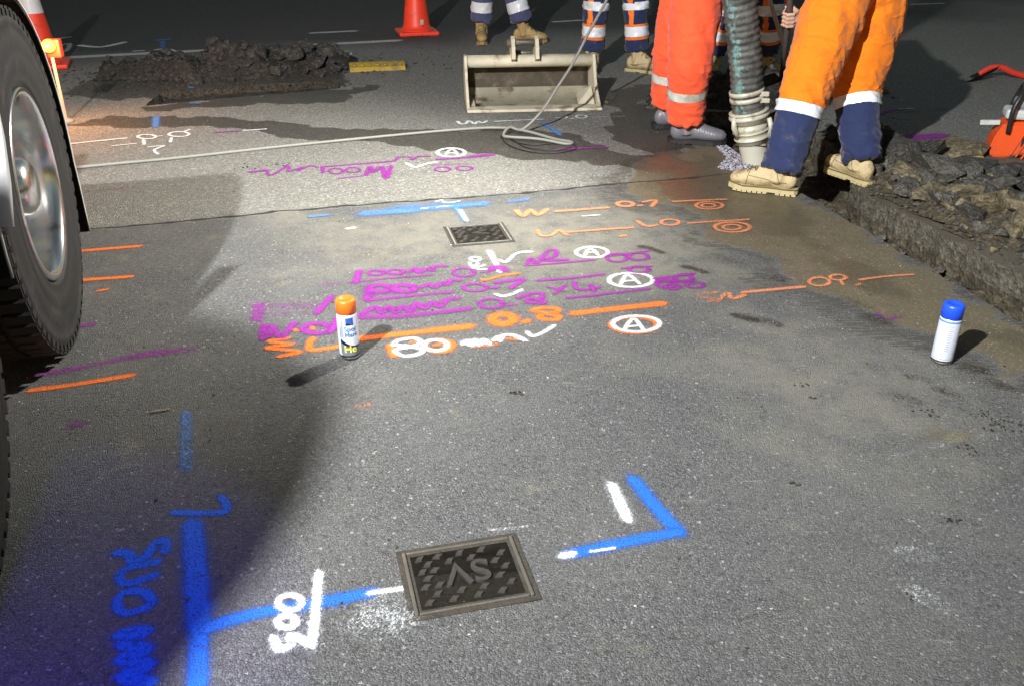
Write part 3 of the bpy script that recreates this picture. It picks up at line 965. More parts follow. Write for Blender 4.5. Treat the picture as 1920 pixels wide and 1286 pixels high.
mk('sprayed_letters', 'P', [([(492, 636), (495, 609), (503, 633), (509, 611), (526, 633), (540, 620), (552, 606)], 0.022), (ell(594, 616, 25, 9), 0.024), ([(620, 622), (627, 612), (632, 598)], 0.022)], 'purple sprayed NO above the orange S', 0.022, 0.75)
mk('sprayed_dot', 'P', [([(600, 536), (632, 533)], 0.03, 0.4)])
mk('sprayed_row', 'P', [([(470, 326), (500, 323)], 0.026, 0.7), ([(500, 325), (510, 332), (540, 313)], 0.014), ([(543, 316), (542, 325), (567, 317), (559, 324), (581, 314), (594, 317)], 0.014),
                        ([(603, 316), (670, 311), (735, 306), (746, 299), (768, 298), (773, 303), (784, 297), (806, 296)], 0.015, 0.75), ([(605, 317), (606, 327)], 0.018), (ell(630, 324, 13, 5), 0.014, 0.7), (ell(662, 322, 13, 4.5), 0.014, 0.7), ([(635, 338), (681, 333)], 0.014, 0.6),
                        ([(687, 332), (695, 316), (700, 327), (716, 316), (724, 339), (733, 315)], 0.022, 0.7), ([(819, 302), (880, 298), (924, 294)], 0.022), ([(885, 296), (922, 293)], 0.026), (ell(830, 321, 14, 4.5), 0.012, 0.75), (ell(871, 319, 15, 4), 0.012, 0.75), ([(812, 313), (870, 311)], 0.02, 0.5), ([(640, 330), (710, 322)], 0.03, 0.35)],
   'purple sprayed row beyond the road joint', 0.016, 0.75)
# blue T beyond
mk('sprayed_line', 'b', [([(580, 408), (615, 404)], 0.02, 0.7), ([(684, 402), (760, 397), (830, 390), (908, 383)], 0.06, 0.55), ([(740, 392), (850, 382)], 0.05, 0.42), ([(800, 391), (900, 384)], 0.03, 0.7), ([(856, 392), (866, 404), (873, 415)], 0.026), ([(640, 402), (690, 400)], 0.02, 0.3), ([(955, 379), (988, 375)], 0.03, 0.5)], 'pale blue sprayed T along the road joint')
mk('sprayed_line', 'W', [([(790, 393), (849, 387)], 0.010, 0.8), ([(863, 396), (875, 415)], 0.017), ([(818, 380), (828, 377), (832, 381), (848, 381), (862, 378)], 0.012, 0.8)], 'white strokes over the pale blue T')
mk('sprayed_dot', 'W', [([(652, 430), (664, 429)], 0.020)]); mk('sprayed_dot', 'W', [([(1092, 407), (1124, 405)], 0.010, 0.8)])
mk('stain', 'o', [([(765, 428), (785, 426)], 0.03, 0.3)])
# orange rows at right
mk('sprayed_row', 'o', [([(968, 396), (981, 407), (995, 395), (1008, 405), (1026, 394)], 0.022), ([(1043, 398), (1140, 391)], 0.020), (ell(1172, 384, 15, 4.5), 0.018), ([(1196, 387), (1203, 386)], 0.014), ([(1206, 380), (1229, 377), (1222, 388)], 0.018),
                        ([(1262, 379), (1362, 374)], 0.016), (ell(1330, 386, 25, 7), 0.014), (ell(1328, 386, 13, 3.5), 0.012)], 'farther faded orange row reading HV 0.7', 0.018, 0.75)
mk('sprayed_row', 'o', [([(1008, 433), (1014, 443), (1034, 443), (1048, 434), (1062, 442)], 0.016), ([(1065, 437), (1187, 429)], 0.016), ([(1164, 445), (1172, 444)], 0.016), ([(1195, 417), (1212, 426), (1232, 424)], 0.016), (ell(1256, 418, 17, 5.5), 0.015), ([(1290, 420), (1403, 412)], 0.015),
                        (ell(1373, 427, 33, 9.5), 0.016), (ell(1372, 427, 17, 5), 0.014)], 'nearer faded orange row reading LV 1.0', 0.016, 0.7)
mk('sprayed_row', 'o', [([(1342, 551), (1310, 553), (1322, 561), (1345, 563), (1330, 568)], 0.016, 0.45), ([(1346, 568), (1362, 552)], 0.014, 0.5), ([(1367, 553), (1374, 563), (1396, 556)], 0.016, 0.6), ([(1393, 551), (1507, 540)], 0.019, 0.75),
                        (ell(1536, 530, 19, 8), 0.013, 0.8), (ell(1571, 522, 15, 5), 0.012, 0.7), ([(1574, 526), (1580, 535)], 0.012, 0.7), ([(1606, 536), (1612, 534)], 0.014, 0.6), ([(1612, 526), (1660, 520), (1712, 516)], 0.012, 0.7), ([(1690, 525), (1718, 542)], 0.012, 0.3)],
   'faded orange row reading SL 0.9 running into the mud', 0.016, 0.75)
mk('sprayed_blot', 'P', [([(1472, 490), (1500, 500)], 0.03, 0.3), ([(1480, 515), (1508, 512)], 0.03, 0.35), ([(1420, 527), (1470, 522)], 0.014, 0.35)]); mk('sprayed_blot', 'P', [([(1645, 590), (1660, 600), (1686, 596)], 0.016, 0.45)])
# far strokes
mk('sprayed_line', 'W', [([(134, 273), (237, 263)], 0.020, 0.8), ([(211, 278), (256, 273)], 0.014, 0.7), (ell(276, 260, 17, 4), 0.018), ([(297, 259), (304, 258)], 0.014), (ell(336, 255, 19, 4.5), 0.018), ([(345, 251), (356, 246)], 0.016),
                         ([(270, 266), (271, 275)], 0.018), ([(322, 262), (320, 270)], 0.018), ([(279, 280), (308, 277), (290, 285), (297, 293)], 0.016, 0.7)], 'white sprayed 0.6 at the left below the pit', 0.02, 0.85)
mk('sprayed_line', 'P', [([(404, 252), (452, 248)], 0.018)], 'short purple stroke beside the wet patch', 0.02, 0.85)
mk('sprayed_line', 'W', [([(455, 248), (499, 245)], 0.016, 0.8)], 'short white stroke beside the wet patch')
mk('sprayed_line', 'b', [([(293, 222), (292, 240)], 0.04, 0.75), ([(355, 166), (362, 168)], 0.03, 0.6), ([(360, 197), (372, 198)], 0.04, 0.5)])
mk('sprayed_row', 'W', [([(858, 231), (864, 236), (874, 235), (878, 230), (884, 232), (890, 236), (896, 231), (904, 234), (913, 230)], 0.020), ([(928, 231), (975, 229), (1017, 227)], 0.017), ([(1042, 224), (1060, 225), (1062, 222)], 0.014, 0.8), ([(1070, 226), (1076, 225)], 0.016), (ell(1090, 222, 10, 3), 0.015, 0.85), ([(1108, 223), (1170, 221)], 0.010, 0.45)],
   'white sprayed row in front of the digger bucket', 0.018, 0.9)
mk('sprayed_line', 'b', [([(1017, 234), (1034, 245), (1050, 257)], 0.028, 0.65)], 'short blue stroke under the thin hose')
mk('sprayed_line', 'P', [([(1040, 285), (1080, 282), (1138, 280)], 0.022, 0.7)], 'purple stroke beside the hose loop')
mk('sprayed_line', 'P', [([(1645, 218), (1668, 210), (1690, 208)], 0.03, 0.95), ([(1670, 215), (1770, 208)], 0.06, 0.4)]); mk('sprayed_line', 'W', [([(1685, 207), (1712, 206)], 0.014, 0.85)])
mk('sprayed_blot', 'P', [([(1665, 268), (1700, 262), (1765, 258)], 0.08, 0.75), ([(1715, 266), (1765, 258)], 0.07, 0.95), ([(1650, 275), (1720, 272)], 0.09, 0.45)], 'purple sprayed blot right of the orange trousers')
mk('sprayed_line', 'b', [([(296, 78), (318, 76)], 0.06, 0.6), ([(305, 80), (308, 108)], 0.05, 0.5), ([(240, 116), (290, 110)], 0.09, 0.6), ([(240, 120), (262, 118)], 0.09, 0.5)], 'blue sprayed sign on the dark lane')
mk('sprayed_line', 'W', [(ell(308, 98, 18, 3), 0.035, 0.7), ([(252, 99), (268, 98)], 0.04, 0.6)]); mk('sprayed_line', 'W', [([(106, 92), (130, 84), (126, 97), (108, 103)], 0.04, 0.6), ([(150, 88), (190, 91), (234, 82)], 0.06, 0.75), ([(105, 76), (132, 72)], 0.04, 0.6)], 'white sprayed signs on the dark lane')

for px_, py_, ww_, cc_ in ((1790, 822, 0.05, 0.5), (1745, 815, 0.05, 0.35), (1610, 1222, 0.025, 0.3), (1540, 1010, 0.025, 0.3), (1605, 1262, 0.025, 0.25), (1660, 1095, 0.06, 0.25), (1560, 850, 0.05, 0.3), (640, 970, 0.05, 0.28), (700, 480, 0.12, 0.3), (520, 490, 0.08, 0.3), (1108, 705, 0.08, 0.2), (350, 515, 0.10, 0.22), (430, 520, 0.06, 0.3), (1230, 590, 0.06, 0.3), (300, 772, 0.014, 0.7), (430, 790, 0.02, 0.4)):
    mk('dust_smear', 'T', [([(px_ - 14, py_ + 2), (px_ + 16, py_ - 3)], ww_, cc_)])
for px_, py_, ww_, cc_ in ((1690, 745, 0.06, 0.36), (1395, 598, 0.035, 0.45), (1440, 606, 0.035, 0.4), (1300, 505, 0.03, 0.5), (1340, 480, 0.07, 0.3), (1390, 500, 0.06, 0.3), (1440, 520, 0.05, 0.35), (1760, 660, 0.03, 0.4), (1820, 690, 0.05, 0.4), (1860, 720, 0.06, 0.35), (1640, 600, 0.05, 0.35), (1220, 468, 0.03, 0.45), (1600, 570, 0.06, 0.35), (1720, 710, 0.03, 0.4), (1770, 735, 0.03, 0.35)):
    mk('tread_mark', 'K', [([(px_ - 18, py_ - 4), (px_, py_), (px_ + 20, py_ + 7)], ww_, cc_)])

# road joint: an irregular open seam
bm = bmesh.new()
pts = spline([Vector((p.x, p.y, 0)) for p in joint], 26)
prev = None
for i, p in enumerate(pts):
    d = (pts[min(i + 1, len(pts) - 1)] - pts[max(i - 1, 0)]).normalized()
    nr = Vector((-d.y, d.x, 0))
    hw = 0.003 + 0.011 * abs(noise.fractal(Vector((p.x * 9, p.y * 9, 1)), 0.8, 2, 4)) + 0.006 * max(0, noise.noise(Vector((p.x * 1.7, 2, 1))))
    off = 0.012 * noise.fractal(Vector((p.x * 6, p.y * 6, 4)), 0.8, 2, 4)
    a = p + nr * (off - hw); b = p + nr * (off + hw)
    row = (bm.verts.new((a.x, a.y, gz(a.x, a.y) + 0.0012)), bm.verts.new((b.x, b.y, gz(b.x, b.y) + 0.0012)))
    if prev:
        bm.faces.new((prev[0], row[0], row[1], prev[1]))
    prev = row
seam = mesh_obj('joint_seam', bm, simple('tar_seam', (0.020, 0.019, 0.018), 0.8, 0, 0.6, 60, 0.5, 120), road)
seam['label'] = 'dark open seam between old chip seal and smooth patch'


# ------------------------------------------------------------------ valve lids
def valve_lid(name, corners, letters, rot, label, iron):
    c = [G(*p) for p in corners]            # far left, far right, near right, near left
    ctr = sum(c, Vector()) / 4
    xd = ((c[1] - c[0]) + (c[2] - c[3])).normalized()
    lx = ((c[1] - c[0]).length + (c[2] - c[3]).length) / 2
    ly = ((c[0] - c[3]).length + (c[1] - c[2]).length) / 2
    z0 = gz(ctr.x, ctr.y) - 0.001
    t = empty(name, (ctr.x, ctr.y, z0), math.atan2(xd.y, xd.x), label, 'valve lid', 'valve lids set in the road')
    bm = bmesh.new()                         # grit bed in the gap
    box(bm, 0, 0, -0.013, lx + 0.022, ly + 0.022, 0.032)
    for v in bm.verts:
        v.co.z += 0.0
    mesh_obj('grit_bed', bm, M['grit'], t)
    bm = bmesh.new()                         # frame rails
    for s in (-1, 1):
        box(bm, s * (lx / 2 - 0.005), 0, -0.004, 0.008, ly - 0.004, 0.024, bev=0.002)
    for s in (-1, 1):
        box(bm, 0, s * (ly / 2 - 0.005), -0.004, lx - 0.022, 0.006, 0.022, bev=0.002)
    mesh_obj('frame', bm, iron, t)
    bm = bmesh.new()
    box(bm, 0, 0, -0.007, lx - 0.028, ly - 0.026, 0.020, bev=0.003)
    lid = mesh_obj('lid', bm, iron, t)
    # raised lozenges
    lbm = bmesh.new()
    a, b_, h = 0.0150, 0.0080, 0.0060
    r0 = [lbm.verts.new(q) for q in ((a, 0, 0), (0, b_, 0), (-a, 0, 0), (0, -b_, 0))]
    r1 = [lbm.verts.new((q[0] * 0.8, q[1] * 0.8, h)) for q in ((a, 0, 0), (0, b_, 0), (-a, 0, 0), (0, -b_, 0))]
    lbm.faces.new(r1)
    for i in range(4):
        lbm.faces.new((r0[i], r0[(i + 1) % 4], r1[(i + 1) % 4], r1[i]))
    lme = bpy.data.meshes.new('lozenge'); lbm.to_mesh(lme); lbm.free(); lme.materials.append(M['worn_iron'])
    rows = [(-0.40, [-0.4, -0.17, 0.06, 0.29]), (-0.27, [-0.31, -0.08, 0.14, 0.4]), (-0.12, [-0.4, -0.27, 0.32]), (0.03, [-0.36, 0.40]), (0.16, [-0.4, -0.28, 0.32]), (0.29, [-0.33, -0.12, 0.1, 0.4]), (0.41, [-0.4, -0.22, 0.0, 0.22])]
    for fy, fxs in rows:
        for fx in fxs:
            o = bpy.data.objects.new('lozenge', lme); link(o, lid)
            o.location = (fx * (lx - 0.03), fy * (ly - 0.03), 0.0028)
            o.rotation_euler = (0, 0, R(random.uniform(15, 30)))
    tm = text_mesh(letters, 0.098, 0.0035, 0.0008)
    o = mesh_obj('raised_letters', tm, M['worn_iron'], lid)
    o.location = (0.004, 0.006, 0.0060)
    o.rotation_euler = (0, 0, rot)
    return t


valve_lid('valve_lid', [(748, 1038), (958, 1008), (1006, 1115), (783, 1160)], 'SV', PI, 'square cast iron valve lid with raised S.V letters, nearest the camera', M['cast_iron'])
valve_lid('valve_lid', [(833, 427), (942, 420), (958, 452), (856, 462)], 'V', PI / 2 + PI, 'small worn iron valve lid below the pale blue T', M['dusty_iron'])


# ------------------------------------------------------------------ spray cans
def wrap_on(me, r, zc, ang):
    for v in me.vertices:
        a = ang + v.co.x / r
        rr = r + 0.0004 + v.co.z
        v.co = Vector((rr * math.sin(a), -rr * math.cos(a), zc + v.co.y))


def panel(a0, a1, zf0, zf1, r, n=24, m=1):
    """curved label panel; zf0/zf1 functions of t giving z"""
    bm = bmesh.new()
    rows = []
    for i in range(n + 1):
        t = i / n
        a = a0 + (a1 - a0) * t
        rows.append([bm.verts.new((r * math.sin(a), -r * math.cos(a), zf0(t) + (zf1(t) - zf0(t)) * j / m)) for j in range(m + 1)])
    for i in range(n):
        for j in range(m):
            f = bm.faces.new((rows[i][j], rows[i + 1][j], rows[i + 1][j + 1], rows[i][j + 1])); f.smooth = True
    return bm


def spray_can(loc, rz, cap_mat, label, kind, tilt=0.0):
    t = empty('spray_can', loc, rz, label, 'spray can', 'spray cans standing on the road')
    t.rotation_euler = (tilt, 0, rz)
    r = 0.0325
    bm = bmesh.new()
    lathe(bm, [(0.0, 0.002), (r - 0.006, 0.0), (r - 0.001, 0.001), (r, 0.004), (r - 0.001, 0.007)], 40)
    mesh_obj('base_rim', bm, M['tin'], t)
    bm = bmesh.new()
    lathe(bm, [(r - 0.0012, 0.007), (r - 0.0002, 0.009), (r, 0.011), (r, 0.146), (r - 0.001, 0.150), (r - 0.004, 0.153), (r - 0.010, 0.156)], 40)
    body = mesh_obj('can_body', bm, M['can_white'], t)
    bm = bmesh.new()
    h = 0.155
    rc = r - 0.0008
    lathe(bm, [(rc - 0.002, h - 0.004), (rc, h - 0.003), (rc, h + 0.034), (rc - 0.0015, h + 0.040), (rc - 0.006, h + 0.0425), (0.018, h + 0.0425), (0.016, h + 0.039), (0.0, h + 0.039)], 40)
    if kind == 'orange':                     # finger notch cut in the cap rim
        for v in bm.verts:
            a = math.atan2(v.co.x, -v.co.y)
            if v.co.z > h + 0.033 and -1.15 < a < -0.55 and v.co.xy.length > 0.012:
                v.co.z -= 0.008
    cap = mesh_obj('cap', bm, cap_mat, t)
    if kind == 'orange':
        mesh_obj('label_panel', panel(-0.42, 2.6, lambda q: 0.013, lambda q: 0.06 - 0.017 * math.sin(min(q * 1.9, 1) * PI * 0.5), r + 0.0003), M['can_slate'], body)
        mesh_obj('label_band', panel(-0.44, 2.6, lambda q: 0.058 - 0.018 * math.sin(min(q * 1.9, 1) * PI * 0.5), lambda q: 0.073 - 0.027 * math.sin(min(q * 1.9, 1) * PI * 0.5), r + 0.0005), M['can_black'], body)
        mesh_obj('label_swoosh', panel(-0.42, -0.05, lambda q: 0.075 + 0.0 * q, lambda q: 0.09 + 0.055 * q ** 0.5, r + 0.0002), M['can_grey'], body)
        mesh_obj('label_rule', panel(-0.46, -0.42, lambda q: 0.02, lambda q: 0.150, r + 0.0006), M['can_black'], body)
        mesh_obj('label_stripe', panel(-3.0, 3.0, lambda q: 0.0085, lambda q: 0.0135, r + 0.0007), M['can_black'], body)
        mesh_obj('emblem', panel(0.22, 0.95, lambda q: 0.122 + 0.003 * math.sin(q * 6), lambda q: 0.143, r + 0.0004), M['can_blue'], body)
        mesh_obj('emblem_outline', panel(0.18, 0.99, lambda q: 0.118, lambda q: 0.122 + 0.003 * math.sin(q * 6), r + 0.0004), M['can_black'], body)
        for s, sz, zc, an, mm in (('Spot', 0.022, 0.105, 0.62, 'can_ink'), ('Mark', 0.021, 0.086, 0.68, 'can_ink'), ('He', 0.034, 0.036, 0.50, 'can_yellow')):
            me_ = text_mesh(s, sz, 0.0002, 0.0004); wrap_on(me_, r + 0.0006, zc, an)
            mesh_obj('label_lettering', me_, M[mm], body)
    else:
        mesh_obj('label_band', panel(-3.1, 3.1, lambda q: 0.141, lambda q: 0.147, r + 0.0003), M['can_teal'], body)
        mesh_obj('label_stripe', panel(-3.0, 3.0, lambda q: 0.0085, lambda q: 0.013, r + 0.0004), M['can_black'], body)
        mesh_obj('label_rule', panel(-3.0, 3.0, lambda q: 0.0185, lambda q: 0.0195, r + 0.0004), M['can_slate'], body)
        for zc in [0.13 - 0.0075 * i for i in range(12)]:
            mesh_obj('label_text_line', panel(-0.95, -0.55 + random.uniform(-0.1, 0.05), lambda q: zc, lambda q: zc + 0.0022, r + 0.0003, 4), M['can_grey'], body)
        mesh_obj('label_mark', panel(0.15, 0.35, lambda q: 0.036, lambda q: 0.0395, r + 0.0004, 4), M['can_ink'], body)
    return t


p = G(657, 668)
spray_can((p.x, p.y, gz(p.x, p.y) + 0.006), R(-12), M['cap_orange'], 'white and black spray can with orange cap on the orange sprayed row', 'orange')
p = G(1764, 677)
spray_can((p.x, p.y, gz(p.x, p.y) + 0.003), R(28), M['cap_blue'], 'pale spray can with blue cap at the edge of the mud', 'blue')


# ------------------------------------------------------------------ truck at the left edge
TA = R(16)                                   # the truck stands square to the road, turned 16 degrees
truck = empty('vacuum_truck', (-1.45, 2.70, 0.0), TA, 'dark truck with polished alloy wheel and black mudguard at the left edge', 'truck')
# local axes: +y along the truck (away), -x into the truck, outer wheel face at x = 0


def wheel(y0, detail=True):
    WR, RR = 0.520, 0.288
    Mx = Matrix.Translation((0, y0, WR)) @ Matrix.Rotation(R(90), 4, 'Y')     # lathe axis -> x
    e = bpy.data.objects.new('wheel', None); link(e, truck)
    bm = bmesh.new()
    prof = [(RR - 0.004, -0.245), (RR + 0.004, -0.26), (0.36, -0.275), (0.44, -0.278), (0.49, -0.268), (0.505, -0.25), (0.508, -0.20), (0.51, -0.135), (0.508, -0.06), (0.505, -0.012),
            (0.497, 0.0), (0.488, 0.006), (0.470, 0.008), (0.466, 0.005), (0.44, 0.010), (0.40, 0.0125), (0.385, 0.0105), (0.381, 0.0125), (0.34, 0.008), (0.315, 0.002), (0.309, 0.005), (0.304, 0.001), (RR + 0.004, -0.012), (RR - 0.004, -0.02)]
    lathe(bm, prof, 96, Mx)
    tyre = mesh_obj('tyre', bm, M['black_rubber'], e)
    # tread lugs
    lug = bmesh.new()
    NL = 64
    for k in range(NL):
        a = 2 * PI * k / NL
        for (xc, wd, sh) in ((-0.035, 0.075, 0.0), (-0.135, 0.09, 0.5), (-0.225, 0.06, 0.0)):
            aa = a + sh * 2 * PI / NL
            Rm = Matrix.Translation((0, y0, WR)) @ Matrix.Rotation(aa, 4, 'X')
            box(lug, xc, 0, 0.511, wd, 0.036, 0.018, M=Rm)
        # shoulder sipes
        Rm = Matrix.Translation((0, y0, WR)) @ Matrix.Rotation(a, 4, 'X')
        box(lug, -0.001, 0, 0.496, 0.012, 0.030, 0.030, M=Rm)
    mesh_obj('tread', lug, M['black_rubber'], tyre)
    bm = bmesh.new()
    lathe(bm, [(RR - 0.004, -0.02), (RR + 0.006, -0.006), (RR + 0.002, 0.004), (RR - 0.012, 0.004), (RR - 0.020, -0.004), (RR - 0.026, -0.022), (RR - 0.030, -0.055), (RR - 0.034, -0.10), (RR - 0.050, -0.125), (0.215, -0.135), (0.175, -0.130), (0.165, -0.115), (0.105, -0.105), (0.10, -0.085), (0.085, -0.03), (0.06, -0.012), (0.0, -0.010)], 96, Mx)
    rim = mesh_obj('rim', bm, M['chrome'], e)
    for k in range(10):
        a = 2 * PI * (k + 0.5) / 10
        b2 = bmesh.new()
        Rm = Matrix.Translation((0, y0, WR)) @ Matrix.Rotation(a, 4, 'X') @ Matrix.Translation((-0.112, 0, 0.140)) @ Matrix.Rotation(R(90), 4, 'Y')
        lathe(b2, [(0.0165, 0.0), (0.0165, 0.014), (0.013, 0.034), (0.008, 0.040), (0.0, 0.040)], 6, Rm, smooth=False)
        mesh_obj('lug_nut', b2, M['chrome'], rim)
        b2 = bmesh.new()
        Rm = Matrix.Translation((0, y0, WR)) @ Matrix.Rotation(a, 4, 'X') @ Matrix.Translation((-0.131, 0, 0.20)) @ Matrix.Rotation(R(90), 4, 'Y')
        lathe(b2, [(0.022, 0.0), (0.020, 0.003), (0.0, 0.0015)], 14, Rm)
        mesh_obj('hand_hole', b2, M['black_plastic'], rim)
    return e


wheel(0.0)
wheel(-1.30)


def fender(y0):
    bm = bmesh.new()
    prev = None
    edge = []
    angs = [(-8 + 196 * i / 28) for i in range(29)]
    prof = []
    for a in angs:
        prof.append((0.570 * math.cos(R(a)), 0.52 + 0.570 * math.sin(R(a))))
    prof = [(0.576, 0.17), (0.576, 0.25), (0.574, 0.35)] + prof[:] 
    rows = []
    for (yy, zz) in prof:
        rows.append([bm.verts.new((x, y0 + yy, zz)) for x in (0.004, 0.004, -0.52)])
    cyc = Vector((0, y0, 0.52))
    for i, r in enumerate(rows):             # short outer skirt
        c = r[1].co.copy()
        d = (Vector((0, c.y, c.z)) - cyc).normalized()
        r[0].co = Vector((0.010, c.y - d.y * 0.018, c.z - d.z * 0.018))
    for i in range(len(rows) - 1):
        for j in range(2):
            bm.faces.new((rows[i][j], rows[i + 1][j], rows[i + 1][j + 1], rows[i][j + 1]))
    bmesh.ops.solidify(bm, geom=list(bm.faces), thickness=0.006)
    f = mesh_obj('mudguard', bm, M['black_plastic'], truck)
    bm = bmesh.new()
    loft(bm, [(0.008, y0 + yy, zz) for yy, zz in prof], 0.0035, 8, Vector((1, 0, 0)))
    mesh_obj('edge_trim', bm, M['trim'], f)
    return f


fender(0.0)
# chassis, lockers, tank above (mostly out of view)
bm = bmesh.new(); box(bm, -0.62, -3.3, 0.86, 0.10, 8.0, 0.24); box(bm, -1.62, -3.3, 0.86, 0.10, 8.0, 0.24)
mesh_obj('chassis_rail', bm, M['chassis'], truck)
bm = bmesh.new(); box(bm, -1.25, -1.3, 1.02, 1.5, 3.9, 0.06, bev=0.01)
mesh_obj('deck', bm, M['chassis'], truck)
bm = bmesh.new()
lathe(bm, [(0.0, -2.0), (0.55, -1.95), (0.72, -1.8), (0.74, -1.6), (0.74, 1.6), (0.72, 1.8), (0.55, 1.95), (0.0, 2.0)], 40, Matrix.Translation((-1.1, -5.3, 1.8)) @ Matrix.Rotation(R(90), 4, 'X'))
mesh_obj('tank', bm, M['white_paint'], truck)
iv_ = (Matrix.Translation((-1.45, 2.70, 0)) @ Matrix.Rotation(TA, 4, 'Z')).inverted()
bm = bmesh.new()
loft(bm, [iv_ @ GY(-40, 150, 2.22), iv_ @ GY(-16, 260, 2.20), iv_ @ GY(-4, 345, 2.18), iv_ @ GY(2, 425, 2.16)], [(0.03, 0.015)] * 4, 10)
mesh_obj('guard_stay', bm, M['white_paint'], truck)
# bracket with the lit marker lamp and its red housing at the far end
inv = (Matrix.Translation((-1.45, 2.70, 0)) @ Matrix.Rotation(TA, 4, 'Z')).inverted()


def spot(name, pos, aim, watts, col, size, blend, radius, parent=None):
    d = bpy.data.lights.new(name, 'SPOT')
    d.energy = watts; d.color = col; d.spot_size = size; d.spot_blend = blend; d.shadow_soft_size = radius
    o = bpy.data.objects.new(name, d)
    link(o)
    dirv = (Vector(aim) - Vector(pos)).normalized()
    o.location = pos
    o.rotation_euler = dirv.to_track_quat('-Z', 'Y').to_euler()
    if parent is not None:
        o.parent = parent
        o.matrix_parent_inverse = parent.matrix_world.inverted()
    return o


# flood light head on a short mast of the truck
def flood_head(name, pos, aim, lens, size, parent, mast_to=None):
    dirv = (aim - pos).normalized()
    q = dirv.to_track_quat('-Z', 'Y').to_matrix().to_4x4()
    Mh = Matrix.Translation(pos) @ q
    bm = bmesh.new()
    box(bm, 0, 0, 0.075, size * 1.5, size, 0.06, M=Mh, bev=0.012)
    for i in range(5):
        box(bm, (i - 2) * size * 0.25, 0, 0.125, 0.008, size * 0.8, 0.05, M=Mh)
    if mast_to is not None:
        loft(bm, [pos - dirv * 0.1, (pos - dirv * 0.1).lerp(mast_to, 0.5), mast_to], 0.02, 8)
    h = mesh_obj(name, bm, M['black_plastic'])
    tag(h, *parent)
    bm = bmesh.new()
    box(bm, 0, 0, 0.042, size * 1.4, size * 0.9, 0.006, M=Mh)
    mesh_obj('lens', bm, lens, h)
    return h


fl = flood_head('flood_light', FLOOD_POS, FLOOD_AIM, M['lens_white'], 0.12, ('lit white flood light on a short mast above the truck, out of frame', 'flood light'), Vector((-1.9, -0.4, 1.05)))
bm = bmesh.new()
fr_ = []  # unseen panel added to block the flood light, shaped for the lower left shadow
for dip, az1 in ((42.5, 6), (44, 15), (46.5, 23), (50.5, 27), (54.5, 30), (59, 32.6), (66, 36), (80, 40)):
    row = []
    for f_ in (0, 0.33, 0.66, 1):
        az = R(az1 + (-60 - az1) * f_)
        row.append(bm.verts.new(inv @ (FLOOD_POS + 1.50 * Vector((math.sin(az) * math.cos(R(dip)), math.cos(az) * math.cos(R(dip)), -math.sin(R(dip)))))))
    fr_.append(row)
for i in range(len(fr_) - 1):
    for j in range(3):
        bm.faces.new((fr_[i][j], fr_[i][j + 1], fr_[i + 1][j + 1], fr_[i + 1][j]))
bmesh.ops.solidify(bm, geom=list(bm.faces), thickness=0.003)
mesh_obj('flood_shade_panel', bm, M['black_plastic'], truck)
spot('flood_light_beam', FLOOD_POS, FLOOD_AIM, FLOOD_W, (0.98, 0.99, 1.0), R(105), 1.0, 0.045, fl)
bl = flood_head('side_light', BLUE_POS, BLUE_AIM, M['lens_blue'], 0.05, ('small lit blue side light under the truck deck, out of frame', 'lamp'), Vector((-1.35, 0.55, 1.0)))
spot('side_light_beam', BLUE_POS, BLUE_AIM, BLUE_W, (0.13, 0.07, 1.0), R(84), 0.12, 0.02, bl)

# boom above the suction hose with a second work light
boom = empty('suction_boom', (-1.9, -1.2, 0), 0, 'grey steel boom reaching from the truck over the trench, out of frame', 'boom')
bl_ = lambda v: Vector(v) - Vector((-1.9, -1.2, 0))
bm = bmesh.new()
loft(bm, [bl_((-1.9, -1.2, 1.1)), bl_((-1.9, -1.2, 3.3)), bl_((-1.7, -0.9, 3.75))], [(0.11, 0.11), (0.10, 0.10), (0.09, 0.09)], 8)
mesh_obj('post', bm, M['alloy'], boom)
bm = bmesh.new()
loft(bm, [bl_((-1.8, -1.05, 3.72)), bl_((-0.2, 1.9, 3.8)), bl_((1.0, 4.25, 3.6)), bl_((1.14, 4.55, 3.45))], [(0.09, 0.11), (0.08, 0.10), (0.07, 0.085), (0.06, 0.07)], 8)
mesh_obj('arm', bm, M['alloy'], boom)
bl2 = flood_head('flood_light', BOOM_POS, BOOM_AIM, M['lens_white'], 0.10, ('lit white work light hanging from the suction boom, out of frame', 'flood light'), Vector((0.97, 4.22, 3.58)))
spot('flood_light_beam', BOOM_POS, BOOM_AIM, BOOM_W, (1.0, 0.97, 0.89), R(98), 1.0, 0.05, bl2)


